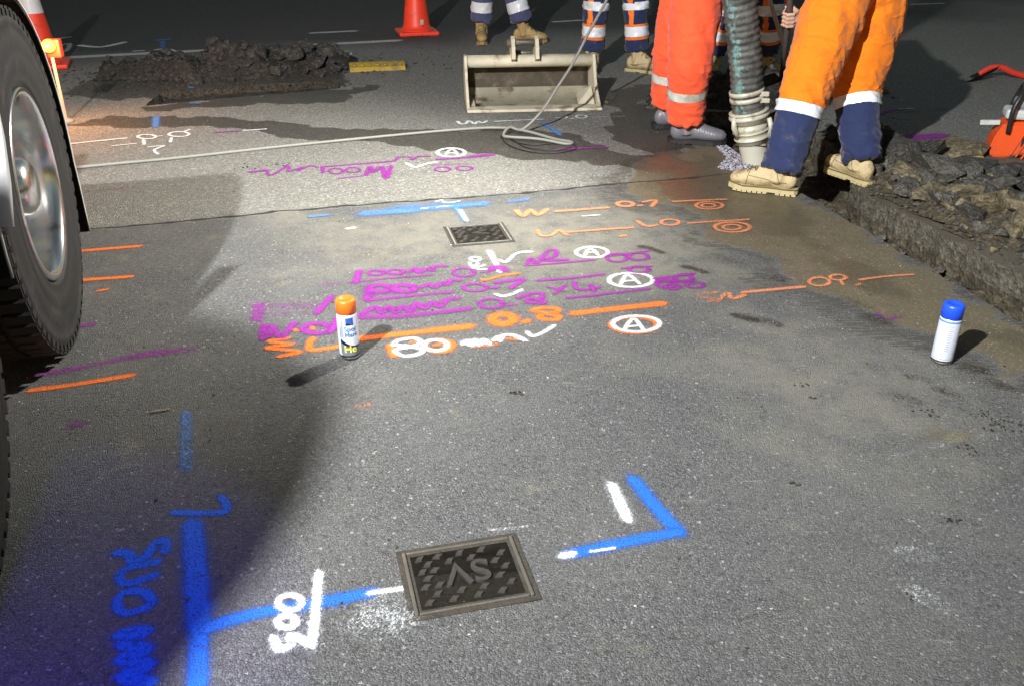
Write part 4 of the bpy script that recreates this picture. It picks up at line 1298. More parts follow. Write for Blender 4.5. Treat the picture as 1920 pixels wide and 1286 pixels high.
# ------------------------------------------------------------------ traffic cones
def cone(loc, rz, label, lamp=False, h=0.90):
    t = empty('traffic_cone', loc, rz, label, 'traffic cone', 'orange cones along the edge line')
    bm = bmesh.new()
    box(bm, 0, 0, 0.022, 0.39, 0.39, 0.036, bev=0.012)
    for sx in (-1, 1):
        for sy in (-1, 1):
            box(bm, sx * 0.14, sy * 0.14, 0.0035, 0.07, 0.07, 0.007)
    mesh_obj('base', bm, M['cone'], t)
    bm = bmesh.new()
    f = lambda z: 0.135 - (0.135 - 0.028) * (z - 0.05) / (h - 0.05)
    lathe(bm, [(0.170, 0.038), (0.165, 0.05), (0.150, 0.056), (f(0.07) + 0.004, 0.07), (f(0.10), 0.10), (f(0.3), 0.3), (f(0.48), 0.48), (f(h), h), (f(h) - 0.006, h + 0.004), (f(h) - 0.012, h - 0.02)], 40)
    body = mesh_obj('body', bm, M['cone'], t)
    bm = bmesh.new()
    lathe(bm, [(f(0.42) + 0.0015, 0.42), (f(0.60) + 0.0015, 0.60)], 40)
    mesh_obj('collar', bm, M['tape'], t)
    bm = bmesh.new()
    a = R(-80)
    Rm = Matrix.Rotation(a + R(90), 4, 'Z')
    box(bm, 0.012, -f(0.115) - 0.0005, 0.125, 0.034, 0.005, 0.048, M=Rm @ Matrix.Rotation(R(-8), 4, 'X') if False else Rm, bev=0.002)
    mesh_obj('sticker', bm, M['tape_dirty'], body)
    return t


p = G(779, 70)
cone((p.x, p.y + 0.16, 0.005), R(14), 'red orange traffic cone on the edge line right of the spoil heap')
p = G(72, 132)
cone((p.x, p.y + 0.1, 0.005), R(20), 'orange traffic cone behind the truck mudguard with an amber lamp')
p = G(1447, 42)
cone((p.x + 0.15, p.y + 0.3, 0.005), R(10), 'red orange traffic cone glimpsed between the suction hose and the shovel')

# amber warning lamp standing on its own stem in front of the far cone
al = G(78, 100)
AP = GY(93, 86, 5.7)
lamp = empty('warning_lamp', (AP.x, AP.y, 0.005), 0, 'small round amber warning lamp shining beside the truck mudguard', 'warning lamp')
bm = bmesh.new()
hz = AP.z - 0.005
loft(bm, [(0, 0, 0), (0, 0, 0.02), (0, 0, 0.03), (0, 0, hz - 0.07)], [0.05, 0.045, 0.010, 0.009], 14)
mesh_obj('stem', bm, M['timber'], lamp)
bm = bmesh.new(); box(bm, 0.012, 0.03, hz - 0.02, 0.085, 0.05, 0.11, bev=0.01)
mesh_obj('housing', bm, M['red_handle'], lamp)
bm = bmesh.new()
lathe(bm, [(0.0, -0.036), (0.022, -0.031), (0.035, -0.013), (0.038, 0.0), (0.038, 0.014)], 24, Matrix.Translation((0, -0.02, hz)) @ Matrix.Rotation(R(-90), 4, 'X'))
bmesh.ops.reverse_faces(bm, faces=bm.faces)
mesh_obj('lens', bm, M['lens_amber'], lamp, True)
bpy.context.view_layer.update()
d = bpy.data.lights.new('warning_lamp_glow', 'POINT'); d.energy = AMBER_W; d.color = (1.0, 0.42, 0.14); d.shadow_soft_size = 0.05
o = bpy.data.objects.new('warning_lamp_glow', d); link(o, lamp); o.location = (0.05, -0.14, hz + 0.03)


# ------------------------------------------------------------------ digger bucket
b0, b1 = G(878, 210), G(1122, 205)
bw = (b1 - b0).length
bc = (b0 + b1) / 2
bt = empty('digger_bucket', (bc.x, bc.y, 0.006), math.atan2((b1 - b0).y, (b1 - b0).x), 'dusty pale steel digger bucket lying on the road, mouth to the camera', 'bucket')
prof = [(0.0, 0.012), (0.06, 0.010), (0.20, 0.012), (0.30, 0.03), (0.37, 0.075), (0.40, 0.13), (0.40, 0.19), (0.375, 0.245), (0.33, 0.275), (0.27, 0.285)]
bm = bmesh.new()
rows = [[bm.verts.new((x, y, z)) for x in np.linspace(-bw / 2 + 0.012, bw / 2 - 0.012, 9)] for y, z in prof]
for i in range(len(rows) - 1):
    for j in range(8):
        f = bm.faces.new((rows[i][j], rows[i][j + 1], rows[i + 1][j + 1], rows[i + 1][j])); f.smooth = True
bmesh.ops.solidify(bm, geom=list(bm.faces), thickness=-0.012)
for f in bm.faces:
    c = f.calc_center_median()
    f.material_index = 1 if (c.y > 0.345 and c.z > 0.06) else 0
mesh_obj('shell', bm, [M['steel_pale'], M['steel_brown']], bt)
bm = bmesh.new(); box(bm, 0, -0.03, 0.012, bw + 0.02, 0.12, 0.018, bev=0.004)
mesh_obj('cutting_edge', bm, M['steel_pale'], bt)
bm = bmesh.new()
loft(bm, [(-bw / 2, 0.30, 0.262), (0, 0.30, 0.262), (bw / 2, 0.30, 0.262)], [(0.058, 0.042)] * 3, 12, Vector((0, 0, 1)))
mesh_obj('top_beam', bm, M['steel_pale'], bt)
for s in (-1, 1):
    bm = bmesh.new()
    out = [(-0.02, 0.0), (0.20, 0.0), (0.31, 0.015), (0.39, 0.065), (0.42, 0.13), (0.42, 0.20), (0.39, 0.27), (0.33, 0.305), (0.25, 0.305), (0.215, 0.25), (0.17, 0.17), (0.09, 0.10), (0.0, 0.045), (-0.03, 0.03)]
    va = [bm.verts.new((s * bw / 2 - 0.009, y, z)) for y, z in out]; vb = [bm.verts.new((s * bw / 2 + 0.009, y, z)) for y, z in out]
    bm.faces.new(va); bm.faces.new(list(reversed(vb)))
    for i in range(len(out)):
        bm.faces.new((va[i], va[(i + 1) % len(out)], vb[(i + 1) % len(out)], vb[i]))
    bmesh.ops.recalc_face_normals(bm, faces=bm.faces)
    mesh_obj('side_plate', bm, M['steel_pale'], bt)
for i, (x0, x1, d0, h) in enumerate([(bw / 2 - 0.13, bw / 2 - 0.02, 0.32, 0.11), (-bw / 2 + 0.02, -bw / 2 + 0.05, 0.1, 0.03)]):
    bm = bmesh.new()
    v = [bm.verts.new(q) for q in ((x0, 0.05, 0.02), (x1, 0.03, 0.02), (x1, 0.34, 0.05), (x0 + 0.03, 0.34, 0.03), (x1, 0.2, h))]
    bm.faces.new((v[0], v[1], v[4])); bm.faces.new((v[1], v[2], v[4])); bm.faces.new((v[2], v[3], v[4])); bm.faces.new((v[3], v[0], v[4]))
    mesh_obj('caked_mud', bm, M['steel_pale'], bt)
for x in (-0.115, 0.045):
    bm = bmesh.new()
    out = [(0.19, 0.29), (0.21, 0.36), (0.25, 0.41), (0.29, 0.425), (0.325, 0.41), (0.335, 0.37), (0.37, 0.36), (0.41, 0.33), (0.42, 0.28), (0.38, 0.22), (0.26, 0.26)]
    va = [bm.verts.new((x - 0.012, y, z)) for y, z in out]; vb = [bm.verts.new((x + 0.012, y, z)) for y, z in out]
    bm.faces.new(va); bm.faces.new(list(reversed(vb)))
    for i in range(len(out)):
        bm.faces.new((va[i], va[(i + 1) % len(out)], vb[(i + 1) % len(out)], vb[i]))
    bmesh.ops.recalc_face_normals(bm, faces=bm.faces)
    mesh_obj('lug_plate', bm, M['steel_pale'], bt)
for (y, z, r) in ((0.285, 0.385, 0.021), (0.385, 0.30, 0.018)):
    bm = bmesh.new()
    loft(bm, [(-0.155, y, z), (0.0, y, z), (0.085, y, z)], r, 14, Vector((0, 0, 1)))
    mesh_obj('pin', bm, M['steel_dark'], bt)


# ------------------------------------------------------------------ thin jetting hose
def tube(name, pts, r, mat, label, cat, per=10, n=10, parent=None):
    bm = bmesh.new()
    loft(bm, spline(pts, per), r, n, Vector((0, 0, 1)))
    o = mesh_obj(name, bm, mat, parent)
    return tag(o, label, cat)


hr = 0.0085
gp_ = lambda x, y, z=0.0: Vector((G(x, y).x, G(x, y).y, gz(G(x, y).x, G(x, y).y) + hr + z))
hp_ = [gp_(-220, 364), gp_(140, 321), gp_(330, 302), gp_(520, 281), gp_(700, 263), gp_(840, 250), gp_(930, 248, 0.01), gp_(985, 256, 0.015), gp_(1040, 266), gp_(1072, 272), gp_(1060, 275, 0.0), gp_(1010, 270, 0.012), gp_(955, 266, 0.01), gp_(944, 262, 0.01),
       gp_(955, 254, 0.03)]
hp_ += [GY(980, 243, 5.42), GY(1015, 210, 5.46), GY(1045, 165, 5.54), GY(1075, 118, 5.62), GY(1105, 60, 5.72), GY(1138, 0, 5.84), GY(1165, -60, 5.95), GY(1180, -130, 6.05)]
tube('jetting_hose', hp_, hr, M['hose_grey'], 'thin cream jetting hose snaking over the road, rising to the workers', 'hose')

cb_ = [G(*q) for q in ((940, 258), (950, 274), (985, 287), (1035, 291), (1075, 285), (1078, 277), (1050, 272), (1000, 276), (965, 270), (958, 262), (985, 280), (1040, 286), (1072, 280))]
tube('hose_shadow_loops', [Vector((q.x, q.y, gz(q.x, q.y) + 0.004)) for q in cb_], 0.0035, M['black_plastic'], 'thin dark tube laid as the shadow of the hose loops on the road', 'shadow loops', 8, 6)  # dark tube standing in for the shadow of the hose loops
# ------------------------------------------------------------------ suction hose
sh = empty('suction_hose', (1.29, 4.72, -0.15), 0, 'thick ribbed vacuum suction hose with pale nozzle standing in the trench', 'hose')
o0 = Vector((1.29, 4.72, -0.15))
SY = 4.80
ax = [GY(1420, 330, SY), GY(1414, 292, SY), GY(1409, 255, SY), GY(1405, 220, SY), GY(1402, 190, SY), GY(1399, 130, SY - 0.01), GY(1393, 60, SY - 0.02), GY(1383, -20, SY - 0.05), GY(1366, -120, SY - 0.1)]
ax += [Vector((1.12, 4.62, 1.75)), Vector((1.14, 4.58, 2.5)), Vector((1.14, 4.56, 3.4))]
L = lambda v: v - o0


def cyl(name, a, b, prof, mat, parent, n=32):
    """lathe along a-b, prof = (t, r)"""
    d = (b - a)
    q = d.to_track_quat('Z', 'Y').to_matrix().to_4x4()
    bm = bmesh.new()
    lathe(bm, [(r, t * d.length) for t, r in prof], n, Matrix.Translation(L(a)) @ q)
    return mesh_obj(name, bm, mat, parent)


low = ax[0] + (ax[0] - ax[1]).normalized() * 0.10
cyl('nozzle_pipe', low, ax[2], [(0, 0.062), (0, 0.066), (0.3, 0.069), (0.72, 0.070), (0.78, 0.072), (1.0, 0.073)], M['pipe_pale'], sh)
cyl('lower_collar', ax[2] - (ax[3] - ax[2]) * 0.35, ax[2] + (ax[3] - ax[2]) * 0.35, [(0, 0.073), (0.03, 0.080), (0.30, 0.082), (0.34, 0.090), (0.42, 0.092), (0.46, 0.084), (0.8, 0.086), (0.86, 0.094), (0.96, 0.094), (1, 0.08)], M['coupling'], sh)
cyl('upper_collar', ax[2] + (ax[3] - ax[2]) * 0.30, ax[3] + (ax[4] - ax[3]) * 0.45, [(0, 0.078), (0.05, 0.086), (0.25, 0.088), (0.3, 0.080), (0.42, 0.080), (0.46, 0.093), (0.62, 0.095), (0.66, 0.104), (0.76, 0.106), (0.82, 0.098), (0.86, 0.092), (0.9, 0.103), (0.97, 0.103), (1, 0.08)], M['coupling'], sh)
for k in (-1, 1):                            # cam levers and lugs on the coupling
    bm = bmesh.new()
    side = Vector((math.cos(R(-30 * k)) * k, -math.sin(R(30)), 0)).normalized()
    a = L(ax[2].lerp(ax[3], 0.0)) + side * 0.092; b = L(ax[3].lerp(ax[4], 0.1)) + side * 0.106
    loft(bm, [a, a.lerp(b, 0.5) + side * 0.014, b], [(0.013, 0.008), (0.015, 0.008), (0.012, 0.010)], 8)
    mesh_obj('cam_lever', bm, M['coupling'], sh)
bm = bmesh.new()
wr_ = [L(ax[1].lerp(ax[2], 0.62)) + Vector((0.0765 * math.cos(t), 0.0765 * math.sin(t), 0.006 * math.sin(3 * t))) for t in np.linspace(0, 2 * PI, 28)]
loft(bm, wr_, 0.0028, 6)
wr_ = [L(ax[1].lerp(ax[2], 0.62)) + Vector((-0.0765, -0.01, 0.0)), L(ax[2]) + Vector((-0.095, -0.02, 0.0)), L(ax[2].lerp(ax[3], 0.5)) + Vector((-0.1, -0.03, 0.0))]
loft(bm, wr_, 0.0028, 6)
mesh_obj('tie_wire', bm, M['wire'], sh)
# ribbed sleeve
path = spline(ax[3:], 40)
bm = bmesh.new()
radii = []
acc = 0.0
pth = []
for i, p_ in enumerate(path):
    if i: acc += (path[i] - path[i - 1]).length
    pth.append(acc)
dense = []; rad = []
st = 0.0052
j = 0
tot = pth[-1]
s_ = 0.0
while s_ < tot:
    while j < len(pth) - 2 and pth[j + 1] < s_: j += 1
    f_ = (s_ - pth[j]) / max(1e-6, pth[j + 1] - pth[j])
    dense.append(L(path[j].lerp(path[j + 1], f_)))
    rad.append(0.0800 + 0.0050 * (0.5 + 0.5 * math.cos(2 * PI * s_ / 0.034 + 0.5 * noise.noise(Vector((s_ * 9, 3, 0))))) ** 0.8 + 0.0028 * noise.noise(Vector((s_ * 11, 0, 0))))
    s_ += st if s_ < 1.5 else 0.011


def hose_mat():
    m, n, l, b = new_mat('ribbed_hose_rubber')
    k = NB(m)
    p = k.obj()
    g = k.node('ShaderNodeNewGeometry')
    f = k.noise(p, 16, 6, 0.7)
    c = k.mix(k.smooth(f, 0.35, 0.7), (0.028, 0.031, 0.030), (0.105, 0.105, 0.095))
    # worn teal print on the side that faces the camera
    nrm = k.node('ShaderNodeSeparateXYZ'); l.new(g.outputs['Normal'], nrm.inputs[0])
    side = k.math('MULTIPLY', k.smooth(nrm.outputs['X'], -0.30, -0.5), k.smooth(nrm.outputs['X'], -0.92, -0.75))
    side = k.math('MULTIPLY', side, k.smooth(k.math('MULTIPLY', nrm.outputs['Y'], -1.0), 0.1, 0.35))
    t = k.math('MULTIPLY', side, k.smooth(k.noise(p, 30, 4, 0.7), 0.44, 0.56))
    c = k.mix(k.math('MULTIPLY', t, 0.8), c, (0.15, 0.29, 0.27))
    c = k.mix(k.math('MULTIPLY', k.smooth(k.noise(p, 7, 8, 0.75), 0.56, 0.7), 0.6), c, (0.25, 0.225, 0.17))
    l.new(c, b.inputs['Base Color'])
    b.inputs['Roughness'].default_value = 0.65
    l.new(k.bump(f, 0.4, 0.01), b.inputs['Normal'])
    return m


loft(bm, dense, rad, 28, Vector((0, 1, 0)))
mesh_obj('ribbed_sleeve', bm, hose_mat(), sh)
# hose clamps
for q in (0.55, 0.95):
    a = ax[3].lerp(ax[4], 0.0) + (ax[4] - ax[3]) * (q + 0.5)
    b_ = a + (ax[4] - ax[3]).normalized() * 0.022
    cl = cyl('hose_clamp', a, b_, [(0, 0.084), (0, 0.0905), (1, 0.0905), (1, 0.084)], M['coupling'], sh)
    bm = bmesh.new(); pb = L(a.lerp(b_, 0.5)); box(bm, pb.x + 0.075, pb.y - 0.06, pb.z, 0.05, 0.02, 0.024, bev=0.004)
    mesh_obj('clamp_screw', bm, M['coupling'], cl)


# ------------------------------------------------------------------ people
def ellipsoid(bm, c, r, rot=None, nu=12, nv=7):
    c = Vector(c)
    top = bm.verts.new(c + Vector((0, 0, r[2]))); bot = bm.verts.new(c - Vector((0, 0, r[2])))
    rows = []
    for i in range(1, nv):
        a = PI * i / nv
        rows.append([bm.verts.new(c + Vector((r[0] * math.sin(a) * math.cos(2 * PI * k / nu), r[1] * math.sin(a) * math.sin(2 * PI * k / nu), r[2] * math.cos(a)))) for k in range(nu)])
    for k in range(nu):
        k1 = (k + 1) % nu
        bm.faces.new((top, rows[0][k], rows[0][k1]))
        bm.faces.new((bot, rows[-1][k1], rows[-1][k]))
        for i in range(len(rows) - 1):
            bm.faces.new((rows[i][k], rows[i + 1][k], rows[i + 1][k1], rows[i][k1]))


def chain(bm, pts, rad, n=10, hint=Vector((0, 1, 0))):
    loft(bm, pts, rad, n, hint)
    for p_, r_ in zip(pts, rad):
        rr = r_ if not isinstance(r_, (tuple, list)) else min(r_)
        ellipsoid(bm, Vector(p_), (rr, rr, rr))


def relaxed_hand(bm, wrist, d, out, s=1.0):
    """d: forearm direction, out: palm normal (towards the thigh)"""
    d = d.normalized()
    side = d.cross(out).normalized()
    palm = wrist + d * 0.055 * s
    chain(bm, [wrist, palm, wrist + d * 0.095 * s], [(0.026, 0.020), (0.040, 0.018), (0.040, 0.015)], 10, side)
    for i, ln in enumerate((0.070, 0.080, 0.074, 0.058)):
        b0_ = wrist + d * 0.088 * s + side * (0.033 - 0.022 * i) * s
        chain(bm, [b0_, b0_ + d * ln * 0.45 + out * 0.010, b0_ + d * ln * 0.8 + out * 0.028, b0_ + d * ln + out * 0.045], [0.0095, 0.009, 0.0085, 0.0075], 8)
    t0 = wrist + d * 0.03 + side * 0.030
    chain(bm, [t0, t0 + d * 0.03 + side * 0.022 + out * 0.008, t0 + d * 0.058 + side * 0.026 + out * 0.018], [0.012, 0.010, 0.0085], 8)


def grip_hand(bm, wrist, bar_p, bar_d, palm_dir):
    """fingers closed round a bar; palm_dir points from the bar to the palm side"""
    bar_d = bar_d.normalized()
    palm_dir = (palm_dir - bar_d * palm_dir.dot(bar_d)).normalized()
    fr = bar_d.cross(palm_dir).normalized()
    if fr.y > 0: fr = -fr                    # fingers pass on the near side of the bar
    pc = bar_p + palm_dir * 0.036
    chain(bm, [wrist, wrist.lerp(pc, 0.6), pc + bar_d * 0.0], [(0.027, 0.022), (0.040, 0.022), (0.042, 0.020)], 10, bar_d)
    chain(bm, [pc + bar_d * 0.034 + fr * 0.008, pc - bar_d * 0.034 + fr * 0.008], [0.017, 0.015], 8)
    for i in range(4):
        base = bar_p + bar_d * (0.035 - 0.0235 * i)
        r_ = 0.027
        pts_ = [base + palm_dir * 0.036 + fr * 0.012, base + palm_dir * 0.016 + fr * (r_ + 0.006), base - palm_dir * 0.013 + fr * (r_ + 0.003), base - palm_dir * (r_ + 0.004) + fr * 0.004, base - palm_dir * 0.020 - fr * 0.016]
        chain(bm, pts_, [0.0105, 0.0105, 0.0098, 0.009, 0.008], 8)
    t0 = pc + bar_d * 0.030
    chain(bm, [t0, bar_p + bar_d * 0.058 + palm_dir * 0.020 - fr * 0.018, bar_p + bar_d * 0.056 - palm_dir * 0.014 - fr * 0.014], [0.0125, 0.011, 0.009], 8)


def boot(heel, d, parent, o, leather, sole_m, kind='lace', L_=0.295, pitch=0.0):
    """heel: ground point under the heel, d: pointing direction"""
    d = Vector((d[0], d[1], 0)).normalized()
    ang = math.atan2(d.y, d.x)
    Mb = Matrix.Translation(Vector(heel) - o) @ Matrix.Rotation(ang, 4, 'Z') @ Matrix.Rotation(pitch, 4, 'Y')
    T = lambda x, y, z: Mb @ Vector((x, y, z))
    hx = Mb.to_3x3() @ Vector((0, 1, 0))
    bm = bmesh.new()
    top = 0.165 if kind == 'lace' else 0.30
    secs = [(0.0, 0.034, 0.052, 0.07), (0.05, 0.042, 0.055, 0.075), (0.12, 0.044, 0.050, 0.076), (0.18, 0.049, 0.044, 0.066), (0.23, 0.052, 0.037, 0.060), (0.265, 0.044, 0.031, 0.056), (L_ - 0.008, 0.022, 0.018, 0.046)]
    loft(bm, [T(x + 0.005, 0, zc) for x, a, b_, zc in secs], [(a, b_) for x, a, b_, zc in secs], 16, Vector((0, 0, 1)))
    ellipsoid(bm, T(0.012, 0, 0.07), (0.036, 0.036, 0.048))
    loft(bm, [T(0.075, 0, 0.06), T(0.068, 0, 0.11), T(0.062, 0, 0.15), T(0.06, 0, top)], [(0.044, 0.062), (0.046, 0.056), (0.048, 0.054), (0.052, 0.058)], 16, hx)
    loft(bm, [T(0.10, 0, 0.14), T(0.14, 0, 0.105), T(0.19, 0, 0.085)], [(0.036, 0.026), (0.036, 0.026), (0.036, 0.022)], 12, Vector((0, 0, 1)))
    ellipsoid(bm, T(0.245, 0, 0.058), (0.042, 0.042, 0.036))
    me_ = remeshed(bm, 0.0065, 5)
    NR = norms(me_)
    for v in me_.vertices:                   # creases
        if kind == 'lace':
            v.co += NR[v.index] * 0.0025 * noise.fractal(v.co * 22 + Vector((ang, 3, 1)), 0.8, 2, 3)
        else:
            q_ = Mb.inverted() @ v.co
            if 0.09 < q_.x < 0.22 and q_.z > 0.06:
                v.co += NR[v.index] * 0.0022 * math.sin(q_.x * 420)
    up = mesh_obj('boot', me_, leather, parent)
    # sole: outline slab with lugs
    bm = bmesh.new()
    outl = [(-0.033, 0.020), (-0.020, 0.037), (0.03, 0.044), (0.10, 0.041), (0.17, 0.050), (0.225, 0.055), (0.268, 0.043), (L_ + 0.004, 0.018)]
    ol = outl + [(x, -y) for x, y in reversed(outl)]
    for z0, z1, gx in ((0.009, 0.030, 0.0),):
        va = [bm.verts.new(T(x, y, z0)) for x, y in ol]; vb = [bm.verts.new(T(x * 1.0, y * 1.0, z1 + (0.006 if x > 0.24 else 0))) for x, y in ol]
        bm.faces.new(va); bm.faces.new(vb)
        for i in range(len(ol)):
            bm.faces.new((va[i], va[(i + 1) % len(ol)], vb[(i + 1) % len(ol)], vb[i]))
    xs_ = [-0.018, 0.008, 0.034, 0.058, 0.118, 0.142, 0.166, 0.190, 0.214, 0.238, 0.262]
    for x in xs_:
        wdt = float(np.interp(x, [q[0] for q in outl], [q[1] for q in outl]))
        box(bm, x, 0, 0.005, 0.0195, wdt * 1.97, 0.010, M=Mb)
    bmesh.ops.recalc_face_normals(bm, faces=bm.faces)
    mesh_obj('sole', bm, sole_m, up)
    bm = bmesh.new()
    loft(bm, [T(x, y * 1.01, 0.0315 + (0.006 if x > 0.24 else 0)) for x, y in ol], 0.0032, 6, Vector((0, 0, 1)), closed=True)
    mesh_obj('welt', bm, M['lace'] if kind == 'lace' else M['black_rubber'], up)
    if kind == 'lace':
        bm = bmesh.new()
        loft(bm, [T(0.104, 0, 0.160), T(0.120, 0, 0.142), T(0.150, 0, 0.122), T(0.186, 0, 0.103)], [(0.020, 0.010), (0.021, 0.012), (0.020, 0.010), (0.012, 0.006)], 10, Vector((0, 0, 1)))
        mesh_obj('tongue', bm, M['boot_tan'], up)
        bm = bmesh.new()
        loft(bm, [T(0.060 + 0.056 * math.cos(a_), 0.051 * math.sin(a_), 0.168) for a_ in np.linspace(0, 2 * PI, 21)[:-1]], 0.006, 8, Vector((0, 0, 1)), closed=True)
        mesh_obj('collar', bm, M['boot_tan'], up)
        bvh = BVHTree.FromPolygons([v.co.copy() for v in me_.vertices], [tuple(f.vertices) for f in me_.polygons])
        Rb = Mb.to_3x3()

        def on_boot(cen, dirs, rad, nm_, mat_):
            pts_ = []
            for c_, d_ in zip(cen, dirs):
                dw = (Rb @ Vector(d_)).normalized()
                h_ = bvh.ray_cast(T(*c_) + dw * 0.25, -dw)
                if h_[0] is not None: pts_.append(h_[0] + dw * rad * 0.5)
            if len(pts_) > 2:
                bm_ = bmesh.new(); loft(bm_, pts_, rad, 6)
                mesh_obj(nm_, bm_, mat_, up)
        aa = [R(-10 + 200 * i / 14) for i in range(15)]
        on_boot([(0.212 - 0.012 * math.sin(a_), 0, 0.045) for a_ in aa], [(0, math.cos(a_), math.sin(a_)) for a_ in aa], 0.0017, 'seam', M['lace'])
        on_boot([(0.055 + 0.02 * math.sin(a_), 0, 0.075) for a_ in aa], [(0, math.cos(a_), math.sin(a_) * 0.9 - 0.1) for a_ in aa[:6]], 0.0015, 'seam', M['lace'])
        on_boot([(0.055 + 0.02 * math.sin(a_), 0, 0.075) for a_ in reversed(aa)], [(0, math.cos(a_), math.sin(a_) * 0.9 - 0.1) for a_ in list(reversed(aa))[:6]], 0.0015, 'seam', M['lace'])
        for sg in (-1, 1):
            on_boot([(0.02 + 0.012 * i, 0, 0.058 + 0.0015 * i) for i in range(16)], [(0, sg, 0.05)] * 16, 0.0014, 'seam', M['lace'])
        for i in range(5):
            x = 0.108 + 0.021 * i
            ta = [R(52 + 76 * j / 8) for j in range(9)]
            sk = 0.010 * (1 if i % 2 else -1)
            on_boot([(x + sk * (j - 4) / 4, 0, 0.085 - 0.006 * i) for j in range(9)], [(0.35 * 0 + 0.25, math.cos(t_), math.sin(t_)) for t_ in ta], 0.0030, 'lace', M['lace'])
    return up


def leg_param(p, hip, knee, ank):
    """(s in 0..2, distance along) of the nearest point of the leg line"""
    best = None
    for k_, (a, b) in enumerate(((hip, knee), (knee, ank))):
        ab = b - a
        t = max(0.0, min(1.0, (p - a).dot(ab) / ab.length_squared))
        q = a + ab * t
        d = (p - q).length
        if best is None or d < best[0]:
            best = (d, k_ + t, q)
    return best


